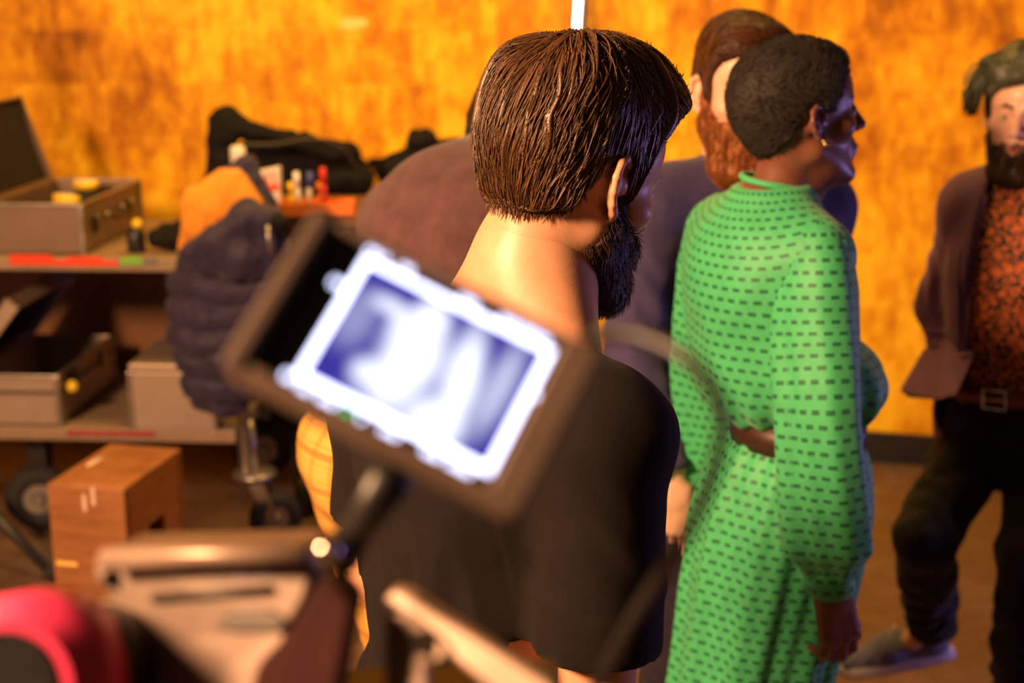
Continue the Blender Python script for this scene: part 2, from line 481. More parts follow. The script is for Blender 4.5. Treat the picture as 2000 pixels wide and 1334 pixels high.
for (x, y) in ((.04, .14), (-.5, .72), (.70, .72)):
    wheel(cart, (x, y, .118), .118, .075, (.28, -1, 0))
    box('axle_block', (x, y+.03, .28), (.07, .07, .19), MAT['dark_metal'], cart)
# swivel caster under the right end
cx, cy = .87, .06
cyl('caster_stem', (cx-.045, cy, .26), (cx-.06, cy, .44), .020, MAT['steel'], cart)
lathe('swivel_plate', [(.0, -.012), (.055, -.012), (.078, .0), (.070, .012), (.03, .022), (0, .022)], MAT['steel'], cart, 28, (cx-.045, cy, .245))
wheel(cart, (cx+.02, cy, .092), .092, .056, (.42, -1, 0))
for s in (-1, 1):
    prism('fork_arm', [(cx-.075, cy+s*.036, .24), (cx-.015, cy+s*.036, .24), (cx+.04, cy+s*.036, .09), (cx+.005, cy+s*.036, .08)], MAT['steel'], cart, .002, (0, .006, 0))

# open metal cases
def open_case(label, wloc, wdt, dep, h, open_deg, mat, rotz=CA):
    """local origin = front left bottom corner; lid hinged along the left long edge"""
    t = thing('flight_case', label, 'case', wloc, rotz)
    th = .010
    box('base', (wdt/2, dep/2, th/2), (wdt, dep, th), MAT['black_foam'], t, .001)
    box('side', (wdt/2, th/2, h/2), (wdt, th, h), MAT[mat], t, .002)
    box('side', (wdt/2, dep-th/2, h/2), (wdt, th, h), MAT[mat], t, .002)
    box('side', (th/2, dep/2, h/2), (th, dep-2*th-.001, h), MAT[mat], t, .002)
    box('side', (wdt-th/2, dep/2, h/2), (th, dep-2*th-.001, h), MAT[mat], t, .002)
    for (x, y) in ((0, 0), (wdt, 0), (wdt, dep), (0, dep)):
        box('corner_trim', (x, y, h/2), (.016, .016, h), MAT['steel'], t, .003)
    box('rim', (wdt/2, 0, h), (wdt, .014, .010), MAT['steel'], t, .002)
    box('rim', (wdt, dep/2, h), (.014, dep, .010), MAT['steel'], t, .002)
    box('rim', (0, dep/2, h), (.014, dep, .010), MAT['steel'], t, .002)
    box('rim', (wdt/2, dep, h), (wdt, .014, .010), MAT['steel'], t, .002)
    # lid: box with rim, rotated about the left edge
    lid = bpy.data.objects.new('lid', None); COL.objects.link(lid); lid.parent = t
    lid.location = (0, 0, h+.006); lid.rotation_euler = (0, -math.radians(open_deg), 0); lid.empty_display_size = .05
    lh = .055
    box('lid_shell', (wdt/2, dep/2, lh-.005), (wdt, dep, .010), MAT[mat], lid, .002)
    box('lid_lining', (wdt/2, dep/2, lh-.022), (wdt-.03, dep-.03, .022), MAT['black_foam'], lid, .003)
    for c_, s_ in (((wdt/2, .005, lh/2), (wdt, .010, lh)), ((wdt/2, dep-.005, lh/2), (wdt, .010, lh)), ((wdt-.005, dep/2, lh/2), (.010, dep, lh)), ((.005, dep/2, lh/2), (.010, dep, lh))):
        box('lid_side', c_, s_, MAT[mat], lid, .002)
    return t
uc = open_case('worn metal case open on the upper cart shelf', cw(-.015, .035, .998), .315, .62, .165, 108, 'worn_metal')
for y in (.12, .48):
    box('latch', (.320, y, .085), (.012, .045, .050), MAT['dark_metal'], uc, .003)
    cyl('latch_pin', (.32, y, .11), (.332, y, .11), .008, MAT['steel'], uc, n=12)
for y in (.22, .38): cyl('handle_boss', (.318, y, .10), (.334, y, .10), .012, MAT['steel'], uc, n=14)
tube('carry_handle', [(.334, .22, .10), (.35, .24, .09), (.352, .30, .085), (.35, .36, .09), (.334, .38, .10)], .007, MAT['black_plastic'], uc, 8, sub=4)
lc = open_case('dimpled metal case half open on the lower cart shelf', cw(-.105, .01, .418), .29, .56, .175, 51, 'dimpled_metal')
box('seam_band', (.145, -.002, .118), (.29, .004, .010), MAT['dark_metal'], lc, .001)
box('seam_band', (.292, .28, .118), (.004, .56, .010), MAT['dark_metal'], lc, .001)
box('latch', (.298, .13, .14), (.014, .06, .06), MAT['dark_metal'], lc, .003)
lathe('yellow_tag', [(0, -.012), (.016, -.012), (.020, -.004), (.020, .004), (.016, .012), (0, .012)], MAT['yellow_plastic'], lc, 20, (.318, .06, .125), (1.2, 0, .3))
box('latch', (.298, .44, .12), (.014, .04, .05), MAT['steel'], lc, .003)
# closed aluminium box
ab = thing('metal_box', 'closed dimpled metal box under the hanging jacket', 'box', cw(.435, .0, .418), CA)
box('body', (.14, .175, .099), (.28, .35, .198), MAT['dimpled_metal'], ab, .004)
box('lid', (.14, .175, .212), (.286, .356, .026), MAT['dimpled_metal'], ab, .006)
for x, y in ((0, 0), (.28, 0), (0, .35), (.28, .35)): box('corner_trim', (x, y, .10), (.014, .014, .198), MAT['steel'], ab, .003)
# contents of the upper case
def roll(name, label, loc, r, h, m1, m2, rot=(0, 0, 0)):
    t = thing(name, label, 'tape', loc, rot=rot, group='tape rolls in the case')
    lathe('tape', [(r*.62, 0), (r, 0), (r, h), (r*.62, h), (r*.62, 0)], MAT[m1], t, 32)
    lathe('paper_label', [(.004, h*.9), (r*.93, h*.9), (r*.93, h*1.06), (.004, h*1.06)], MAT[m2], t, 32)
    return t
roll('tape_roll', 'yellow tape roll with white top, nearer one in open case', cw(.19, .20, 1.135), .044, .036, 'yellow_plastic', 'white_paper', (-.22, .08, 0))
roll('tape_roll', 'yellow tape roll with white top, farther one in open case', cw(.155, .50, 1.150), .044, .032, 'yellow_plastic', 'white_paper', (-.05, .02, 0))
for i, (x, y, z) in enumerate(((.08, .13, 1.06), (.10, .30, 1.065), (.20, .36, 1.066), (.10, .46, 1.064), (.195, .205, 1.092), (.155, .505, 1.110))):
    o = lathe('black_tape_roll', [(.022, 0), (.042, 0), (.044, .004), (.044, .032), (.042, .036), (.022, .036), (.022, 0)], MAT['rubber'], None, 28, cw(x, y, z), (.05*(i % 3), .08*(i % 2), 0))
    tag(o, 'black tape roll lying in the open upper case', 'tape', 'black tape rolls in the case')
bk = box('packing_foam', (.155, .31, .022), (.285, .585, .044), MAT['black_foam'], None, .004, loc=cw(-.015, .035, 1.010), rot=(0, 0, CA))
tag(bk, 'black foam filling the bottom of the upper case', 'foam')
# small bottle and black pouches beside the case
sb = thing('small_bottle', 'black squeeze bottle with yellow cap beside the upper case', 'bottle', cw(.455, .10, .998), .2)
lathe('bottle_body', [(0, 0), (.026, 0), (.03, .01), (.03, .06), (.018, .085), (.012, .09), (0, .09)], MAT['black_plastic'], sb, 24)
lathe('cap', [(0, 0), (.017, 0), (.018, .012), (.012, .022), (0, .024)], MAT['yellow_plastic'], sb, 20, (.004, 0, .088), (.5, .3, 0))
def blob(name, prims, mat, parent=None, h=.008, disp=0, dscale=12, k=.03, label=None, cat=None, group=None, pad=.05, stretch=(1, 1, 1)):
    """soft bundle: SDF of cones/ellipsoids in world coordinates, wrinkled"""
    P = []
    for p in prims: P += [np.array(p[1])-max(np.ravel(p[2])), np.array(p[1])+max(np.ravel(p[2]))] if p[0] == 'e' else [np.array(p[1])-p[3], np.array(p[2])-p[4], np.array(p[1])+p[3], np.array(p[2])+p[4]]
    F = Field(np.min(P, 0)-pad, np.max(P, 0)+pad, h)
    for p in prims:
        if p[0] == 'e': F.ell(p[1], p[2], k=k)
        else: F.cone(p[1], p[2], p[3], p[4], k)
    V, Q = F.mesh(2)
    if disp:
        N = normals(V, Q); V = V+N*(disp*fbm(V*dscale*np.array(stretch), 3))[:, None]
    o = mobj(name, V, Q, MAT[mat], parent)
    if label: tag(o, label, cat, group)
    return o
blob('black_pouch', [('c', cw(.53, .10, 1.045), cw(.60, .20, 1.045), .035, .038), ('c', cw(.56, .12, 1.045), cw(.66, .36, 1.06), .036, .045)], 'black_cloth', None, .006, .010, 30,
     label='limp black cloth pouch between the case and the jacket', cat='pouch')

# wooden box standing on end in front of the cart
wb = thing('apple_box', 'worn wooden box standing on end before the cart', 'box', tuple(at(238, 1060, 3.75)[:2])+(0,), -math.radians(12))
W_, D_, HB = .222, .355, .560
for (c_, s_) in (((0, -D_/2+.009, HB/2), (W_, .018, HB)), ((0, D_/2-.009, HB/2), (W_, .018, HB)), ((0, 0, HB-.009), (W_-.001, D_-.037, .018)), ((0, 0, .009), (W_-.001, D_-.037, .018)), ((-W_/2+.008, 0, HB/2), (.016, D_-.0375, HB-.037))):
    box('panel', c_, s_, MAT['box_wood'], wb, .003)
# right long side with a hand slot
for (c_, s_) in (((W_/2-.008, -.10, HB/2), (.016, .105, HB-.037)), ((W_/2-.008, .10, HB/2), (.016, .105, HB-.037)), ((W_/2-.008, 0, .095), (.016, .094, .15)), ((W_/2-.008, 0, HB-.085), (.016, .094, .13))):
    box('panel', c_, s_, MAT['box_wood'], wb, .001)
plain('pale_paint', (.72, .52, .40), .7)
for i, (x, z) in enumerate(((-.005, HB-.045), (.022, HB-.025))):
    box('paint_drip', (x, -D_/2-.0005, z), (.012, .0015, .05), MAT['pale_paint'], wb, .0006)
blob_ = lathe('paint_spill', [(0, 0), (.028, 0), (.030, .0008), (.02, .0012), (0, .0012)], MAT['pale_paint'], wb, 24, (-.075, .02, HB))
blob_.scale = (.45, 1.6, 1)
box('edge_strip', (-.07, -D_/2-.001, .335), (.062, .002, .012), MAT['pale_scuff'], wb, .0006)

# black cabinet behind the jacket with the clutter on it
cab = thing('tool_cabinet', 'black tool cabinet behind the jacket, under the pens', 'cabinet', (-.46, 5.0, 0), CA)
box('body', (0, 0, .60), (.62, .46, .90), MAT['black_cloth'], cab, .008)
box('top', (0, 0, 1.075), (.66, .48, .05), MAT['panel_wood'], cab, .006)
for x in (-.28, .28):
    for y in (-.2, .2): cyl('foot', (x, y, 0), (x, y, .16), .03, MAT['dark_metal'], cab, n=16)
tr = thing('pen_tray', 'orange tray holding markers on top of the cabinet', 'tray', tuple(at(615, 400, 4.80)), CA+.1)
trz = 1.101; tr.location.z = trz
for c_, s_ in (((0, 0, .004), (.26, .12, .008)), ((0, -.06, .022), (.26, .006, .044)), ((0, .06, .022), (.26, .006, .044)), ((-.13, 0, .022), (.006, .12, .044)), ((.13, 0, .022), (.006, .12, .044))):
    box('tray_side', c_, s_, MAT['orange_plastic'], tr, .002)
def pen(label, px, mt, cap, h, tilt):
    p = at(px, 390, 4.80); t = thing('marker_pen', label, 'pen', (p[0], 4.80, trz+.009), rot=(.05, tilt, 0), group='markers in the orange tray')
    cyl('barrel', (0, 0, 0), (0, 0, h*.6), .0095, MAT[mt], t, n=16); cyl('cap', (0, 0, h*.6), (0, 0, h), .0105, MAT[cap], t, n=16, bevel=.003)
pen('white marker pen standing in the tray beside the striped packet', 583, 'white_plastic', 'white_plastic', .135, -.03)
pen('white marker with a blue cap in the tray', 600, 'white_plastic', 'blue_plastic', .135, .10)
pen('red marker pen standing at the right end of the tray', 634, 'red_plastic', 'red_plastic', .15, -.02)
pen('short yellow pencil standing in the tray left of the markers', 572, 'yellow_plastic', 'yellow_plastic', .10, -.06)
pen('short tan pencil standing in the tray beside the red marker', 627, 'orange_plastic', 'orange_plastic', .10, -.05)
# red and white striped packet
pk = thing('striped_packet', 'white packet with red stripes next to the pens', 'packet', tuple(at(524, 400, 4.79)), -.1, rot=(0, -.10, -.1)); pk.location.z = trz; pk.scale = (1.25, 1, 1.25)
prism('wrapper', [(-.028, 0, 0), (.030, 0, 0), (.044, 0, .125), (-.044, 0, .115)], MAT['white_paper'], pk, .004, (0, .045, 0))
box('red_band', (0, -.001, .072), (.076, .006, .018), MAT['red_tape'], pk, .001)
for x in (-.026, -.008, .010, .028): box('stripe', (x, -.001, .100), (.006, .006, .032), MAT['red_tape'], pk, .001)
wc = thing('spray_bottle', 'bottle with a white cap behind the jacket hood', 'bottle', tuple(at(466, 330, 4.85)), 0); wc.location.z = .998
lathe('bottle_body', [(0, 0), (.034, 0), (.036, .01), (.036, .20), (.02, .25), (.014, .26), (0, .26)], MAT['black_plastic'], wc, 24)
lathe('cap', [(0, .26), (.017, .26), (.026, .275), (.026, .318), (.02, .328), (0, .328)], MAT['white_plastic'], wc, 24)
# black bag with a stiff open flap, and black gear bundles
def A(x, y, Y): return at(x, y, Y)
bag = thing('camera_bag', 'large black bag with raised flap on the cabinet and cart', 'bag', (float(A(560, 330, 5.25)[0]), 5.25, 1.10))
def loc_children(root, objs):
    bpy.context.view_layer.update()
    for o in objs:
        o.parent = root
        o.matrix_parent_inverse = root.matrix_basis.inverted()
b1 = blob('flap', [('c', A(440, 235, 5.2), A(560, 275, 5.25), .045, .03), ('c', A(560, 275, 5.25), A(685, 300, 5.3), .035, .04), ('c', A(440, 240, 5.2), A(425, 345, 5.2), .055, .04)], 'black_cloth', None, .008, .012, 18)
b2 = blob('bag_body', [('c', A(440, 345, 5.3), A(690, 345, 5.35), .07, .07), ('c', A(500, 300, 5.32), A(670, 320, 5.36), .06, .06)], 'black_cloth', None, .008, .015, 14)
b3 = tube('strap', [A(470, 282, 5.12), A(540, 282, 5.13), A(610, 272, 5.15), A(670, 292, 5.2), A(700, 335, 5.25)], .008, MAT['dark_metal'], None, 8, sub=5)
loc_children(bag, [b1, b2, b3])
blob('gear_bundle', [('c', A(770, 330, 5.52), A(880, 300, 5.55), .06, .06), ('e', A(825, 275, 5.52), (.06, .05, .04)), ('c', A(730, 320, 5.52), A(770, 345, 5.52), .03, .07)], 'black_cloth', None, .008, .018, 16, label='black gear bundle behind the stooping man', cat='bundle')
sup = thing('gear_stand', 'dark table carrying the black gear bundle by the wall', 'table', (.1, 5.53, 0))
box('table_top', (-.5, 0, 1.03), (.9, .46, .04), MAT['panel_wood'], sup)
for x in (-.9, -.1):
    for y in (-.2, .2): cyl('leg', (x, y, 0), (x, y, 1.01), .02, MAT['dark_metal'], sup)
# second low case near the cart end (dark gear under the table)
blob('cable_bag', [('c', (-.52, 4.60, .11), (-.30, 4.62, .11), .09, .08), ('c', (-.46, 4.57, .28), (-.34, 4.58, .32), .05, .04), ('e', (-.38, 4.52, .16), (.09, .06, .12))], 'black_cloth', None, .010, .03, 14, label='dark bag of cables on the floor beside the caster', cat='bag')

# puffer jacket hanging on the cart handle
jk = thing('puffer_jacket', 'navy quilted jacket with orange hood lining hanging on cart', 'jacket', (float(A(450, 600, 4.42)[0]), 4.42, .42))
fabric('navy_nylon', (.034, .026, .060), .15, 700, .62, .12, .1)
fabric('orange_lining', (.80, .30, .025), .1, 700, .8, .2)
YJ = 4.40
def quilt(V, Q, amp, sp, ph=0):
    N = normals(V, Q); s = (V[:, 2]+.05*V[:, 0]+.012*fbm(V*14, 2)+ph)/sp; f = np.abs(((s % 1)-.5)*2)
    return V+N*(amp*(1-f**3)+.006*fbm(V*25, 3))[:, None]
F = Field((-1.35, 4.0, .35), (-.55, 4.75, 1.35), .007)
F.chain([A(455, 420, YJ+.04), A(430, 540, YJ), A(425, 640, YJ), A(440, 745, YJ)], [.07, .115, .125, .10], .05, flat=((0, 1, 0), .72))
F.chain([A(500, 430, YJ+.02), A(500, 560, YJ), A(495, 700, YJ)], [.06, .085, .08], .05)
F.chain([A(372, 545, YJ), A(378, 640, YJ), A(400, 760, YJ)], [.055, .065, .055], .02)
V, Q = F.mesh(2); jb = mobj('body', quilt(V, Q, .018, .085), Q, MAT['navy_nylon'])
F = Field((-1.35, 3.9, .85), (-.5, 4.75, 1.45), .006)
F.chain([A(352, 485, YJ-.06), A(395, 400, YJ-.06), A(450, 372, YJ-.05), A(505, 400, YJ-.05)], [.012, .055, .060, .03], .04)
F.chain([A(400, 440, YJ-.07), A(470, 400, YJ-.07)], [.05, .05], .04)
V, Q = F.mesh(2); N = normals(V, Q); jl = mobj('hood_lining', V+N*(.006*fbm(V*np.array([30, 20, 10]), 3))[:, None], Q, MAT['orange_lining'])
F = Field((-1.35, 3.9, .75), (-.5, 4.75, 1.45), .006)
F.chain([A(360, 498, YJ-.12), A(420, 470, YJ-.13), A(480, 425, YJ-.12), A(525, 430, YJ-.1), A(535, 480, YJ-.08)], [.018, .045, .05, .04, .05], .03)
F.chain([A(400, 520, YJ-.1), A(470, 500, YJ-.1), A(520, 510, YJ-.08)], [.04, .07, .06], .04)
V, Q = F.mesh(2); N = normals(V, Q); jh = mobj('hood', V+N*(.008*fbm(V*np.array([20, 20, 12]), 3))[:, None], Q, MAT['navy_nylon'])
jc = blob('collar', [('c', A(435, 352, YJ), A(480, 325, YJ), .030, .03), ('c', A(480, 325, YJ-.01), A(530, 400, YJ-.03), .03, .022)], 'navy_nylon', None, .005, .004, 30)
jz = tube('zip', [A(487, 345, YJ-.055), A(515, 385, YJ-.065), A(535, 430, YJ-.13), A(545, 450, YJ-.12)], .006, MAT['black_plastic'], None, 8, sub=4)
jp = cyl('zip_pull', A(522, 440, YJ-.18), A(528, 498, YJ-.18), .007, MAT['steel'], None, n=12, bevel=.002)
jr = blob('drawstring', [('c', A(540, 430, YJ-.13), A(560, 460, YJ-.12), .02, .015), ('e', A(552, 435, YJ-.15), .016)], 'black_cloth', None, .005, .004, 30)
loc_children(jk, [jb, jl, jh, jc, jz, jp, jr])

# light stand with a leg reaching in at the left
ls = thing('light_stand', 'black light stand leg on the floor left of the wooden box', 'stand', (float(at(-190, 900, 4.35)[0]), 4.55, 0))
o_ = np.array(ls.location)
tip = at(104, 1146, 4.25)-o_; tip[2] = .02
tube('leg', [(0, 0, .36), tuple(tip)], .017, MAT['black_plastic'], ls, 12)
tube('leg', [(0, 0, .36), (-.5, -.3, .02)], .017, MAT['black_plastic'], ls, 12)
tube('leg', [(0, 0, .36), (-.2, .5, .02)], .017, MAT['black_plastic'], ls, 12)
cyl('foot', tip+np.array([-.02, 0, .012]), tip+np.array([.014, 0, -.006]), .021, MAT['rubber'], ls, n=14)
cyl('column', (0, 0, .30), (0, 0, 1.9), .018, MAT['black_plastic'], ls)
# pale scuff patch on wall: thin chip of lighter leaf
sp = at(690, 45, 5.815)
scf = prism('leaf_patch', [sp+np.array(q) for q in ((-.055, .002, -.012), (-.03, .002, -.028), (.02, .002, -.024), (.06, .002, -.006), (.045, .002, .018), (.0, .002, .022), (-.045, .002, .014))], MAT['pale_scuff'], None, 0, (0, -.003, 0))
loc_children(bpy.data.objects['wall_back_left'], [scf])

# ------------------------------------------------------------------ people
skin('skin_fair', (.72, .36, .22), (.60, .19, .14))
skin('skin_light', (.80, .47, .34), (.66, .22, .17))
skin('skin_dark', (.19, .070, .045), (.17, .055, .045))
hairmat('hair_brown', (.030, .013, .006), (.21, .098, .044))
hairmat('hair_dark', (.010, .006, .004), (.040, .022, .012), .5)
hairmat('beard_dark', (.016, .007, .003), (.075, .032, .013), .5)
hairmat('hair_auburn', (.040, .012, .004), (.12, .042, .014))
hairmat('beard_ginger', (.16, .045, .008), (.42, .14, .028), .5)
hairmat('hair_black_short', (.012, .008, .006), (.030, .020, .014), .75)
hairmat('hair_green', (.022, .023, .013), (.125, .135, .075))
hairmat('beard_brown', (.020, .009, .004), (.070, .030, .012), .55)
fabric('charcoal_tee', (.0080, .0050, .0050), .15, 1200, .92, .015)
fabric('brown_knit', (.105, .050, .054), .22, 500, .95, .25, .5)
fabric('navy_suit', (.056, .044, .125), .12, 900, .8, .12)
fabric('plum_jacket', (.185, .078, .22), .10, 900, .75, .18)
fabric('black_trouser', (.012, .010, .012), .2, 900, .85)
fabric('navy_trouser', (.018, .014, .028), .2, 900, .85)
fabric('pale_shirt', (.62, .48, .60), .06, 900, .8)
plain('brown_leather', (.20, .028, .014), .38, bump=.2)
plain('dark_leather', (.045, .016, .012), .45)
plain('brass', (.85, .55, .16), .25, 1)
plain('chrome', (.8, .78, .74), .15, 1)
plain('eye_white', (.72, .68, .64), .25, var=.03)
plain('iris', (.05, .025, .012), .15)
plain('shoe_sole', (.62, .55, .60), .6)
def dress_mat():
    t = NT('green_print'); v = t.n('ShaderNodeAttribute', attribute_name='pat').outputs['Vector']
    s_ = t.n('ShaderNodeSeparateXYZ'); t.l(v, s_.inputs[0])
    vv = t.math('DIVIDE', s_.outputs[1], .0190); row = t.math('FLOOR', vv)
    uu = t.math('ADD', t.math('DIVIDE', s_.outputs[0], .0205), t.math('MULTIPLY', t.math('MODULO', row, 2.0), .5))
    fu = t.math('ABSOLUTE', t.math('SUBTRACT', t.math('FRACT', uu), .5)); fv = t.math('ABSOLUTE', t.math('SUBTRACT', t.math('FRACT', vv), .5))
    m = t.math('MULTIPLY', t.math('LESS_THAN', fu, .29), t.math('LESS_THAN', fv, .17))
    nz = t.noise(25, 4); base = t.ramp(nz, [(.3, (.050, .41, .160)), (.7, (.065, .50, .20))])
    c = t.mix(m, base, (.006, .13, .055))
    t.bump(t.noise(900, 2), .1, .001)
    return t.set(c, .6, 0, Sheen_Weight=.15)
dress_mat()
def floral_mat():
    t = NT('floral_shirt'); n1 = t.noise(38, 3, .55, t.coord((1, 1, 1.2)), 2.2); v = t.n('ShaderNodeTexVoronoi', feature='DISTANCE_TO_EDGE'); v.inputs['Scale'].default_value = 42
    t.l(t.coord(), v.inputs[0])
    f = t.math('MULTIPLY', t.math('GREATER_THAN', n1, .47), t.math('GREATER_THAN', v.outputs[0], .07))
    c = t.mix(f, (.016, .008, .006), (.62, .13, .02))
    return t.set(c, .7, 0)
floral_mat()
def plaid_mat():
    t = NT('yellow_plaid'); v = t.n('ShaderNodeAttribute', attribute_name='pat').outputs['Vector']; s_ = t.n('ShaderNodeSeparateXYZ'); t.l(v, s_.inputs[0])
    def band(x, per, wd): return t.math('LESS_THAN', t.math('ABSOLUTE', t.math('SUBTRACT', t.math('FRACT', t.math('DIVIDE', x, per)), .5)), wd)
    h1 = band(s_.outputs[1], .062, .10); h2 = band(s_.outputs[1], .031, .06); v1 = band(s_.outputs[0], .062, .12)
    c = t.mix(t.math('MULTIPLY', h2, .35), (.80, .43, .09), (.42, .16, .02)); c = t.mix(t.math('MULTIPLY', h1, .6), c, (.34, .10, .015)); c = t.mix(t.math('MULTIPLY', v1, .45), c, (.46, .17, .02))
    return t.set(c, .85, 0)
plaid_mat()
def knit_mat():
    t = NT('blue_knit'); v = t.n('ShaderNodeTexVoronoi'); v.inputs['Scale'].default_value = 140; v.inputs['Randomness'].default_value = .1; t.l(t.coord(), v.inputs[0])
    c = t.ramp(v.outputs[0], [(.15, (.36, .34, .44)), (.5, (.10, .10, .20))]); t.bump(v.outputs[0], .5, .003)
    return t.set(c, .8, 0)
knit_mat()

def rotz(a): c, s = math.cos(a), math.sin(a); return np.array([[c, -s, 0], [s, c, 0], [0, 0, 1.]])
def rotx(a): c, s = math.cos(a), math.sin(a); return np.array([[1, 0, 0], [0, c, -s], [0, s, c.real]])
def roty(a): c, s = math.cos(a), math.sin(a); return np.array([[c, 0, s], [0, 1, 0], [-s, 0, c]])

class Person:
    """root Empty on the floor, local +Y = the way the body faces, +X = its right side"""
    def __init__(s, label, xy, psi):
        s.psi = math.radians(psi); s.o = np.array([xy[0], xy[1], 0.])
        s.root = thing('person', label, 'person', (xy[0], xy[1], 0), -s.psi)
        s.R = rotz(-s.psi); s.body = []; s.lip = []
    def L(s, p): return s.R.T@(np.array(p, float)-s.o)
    def at(s, x, y, Y): return s.L(at(x, y, Y))
    def add(s, V, Q, lip=None):
        s.body.append((V, Q)); s.lip.append(np.zeros(len(V)) if lip is None else lip)
    def part(s, name, V, Q, mat, disp=0, dsc=(8, 8, 8), attrs=None, oct=3):
        if disp:
            N = normals(V, Q); V = V+N*(disp*fbm(V*np.array(dsc), oct))[:, None]
        return mobj(name, V, Q, MAT[mat], s.root, attrs=attrs)
    def finish(s, mat):
        V, Q = join(s.body)
        return mobj('body', V, Q, MAT[mat], s.root, attrs={'lip': np.concatenate(s.lip)})

EAR = dict(helix=[(.012, -.002), (.016, .014), (.011, .027), (-.003, .033), (-.015, .027), (-.0205, .012), (-.019, -.004), (-.0135, -.017), (-.006, -.026)])
def ear(F, sx, k=.003):
    c = np.array([.0735*sx, -.004, -.004]); v = unit((0.06*sx, -.16, .98)); a = unit((-.50*sx, .86, .12)); n = np.cross(a, v)*sx
    n = unit(n); v = unit(v-n*(v@n))
    P = lambda p, d=0: c+a*p[0]+v*p[1]+n*(d+.006)
    F.chain([P(p, .002) for p in EAR['helix']], [.0034, .0042, .0044, .0044, .0044, .0042, .004, .0042, .0055], k)
    R = np.stack([a, v, n], 1)
    F.ell(P((-.001, .004), -.0045), (.0175, .0275, .0036), R, k)
    F.ell(P((.003, -.027), 0), (.0085, .0095, .0042), R, .005)
    F.chain([P((-.002, .021), -.001), P((-.009, .010), 0), P((-.0085, -.005), 0), P((-.001, -.015), -.001)], .0032, k)
    F.ell(P((.0145, -.004), -.001), (.0045, .0065, .005), R, .003)
    F.ell(P((.004, -.003), 0), (.0075, .0105, .0058), R, .003, cut=True)
    F.cone(P((.006, .004), -.006), c-n*.018, .013, .018, .006)

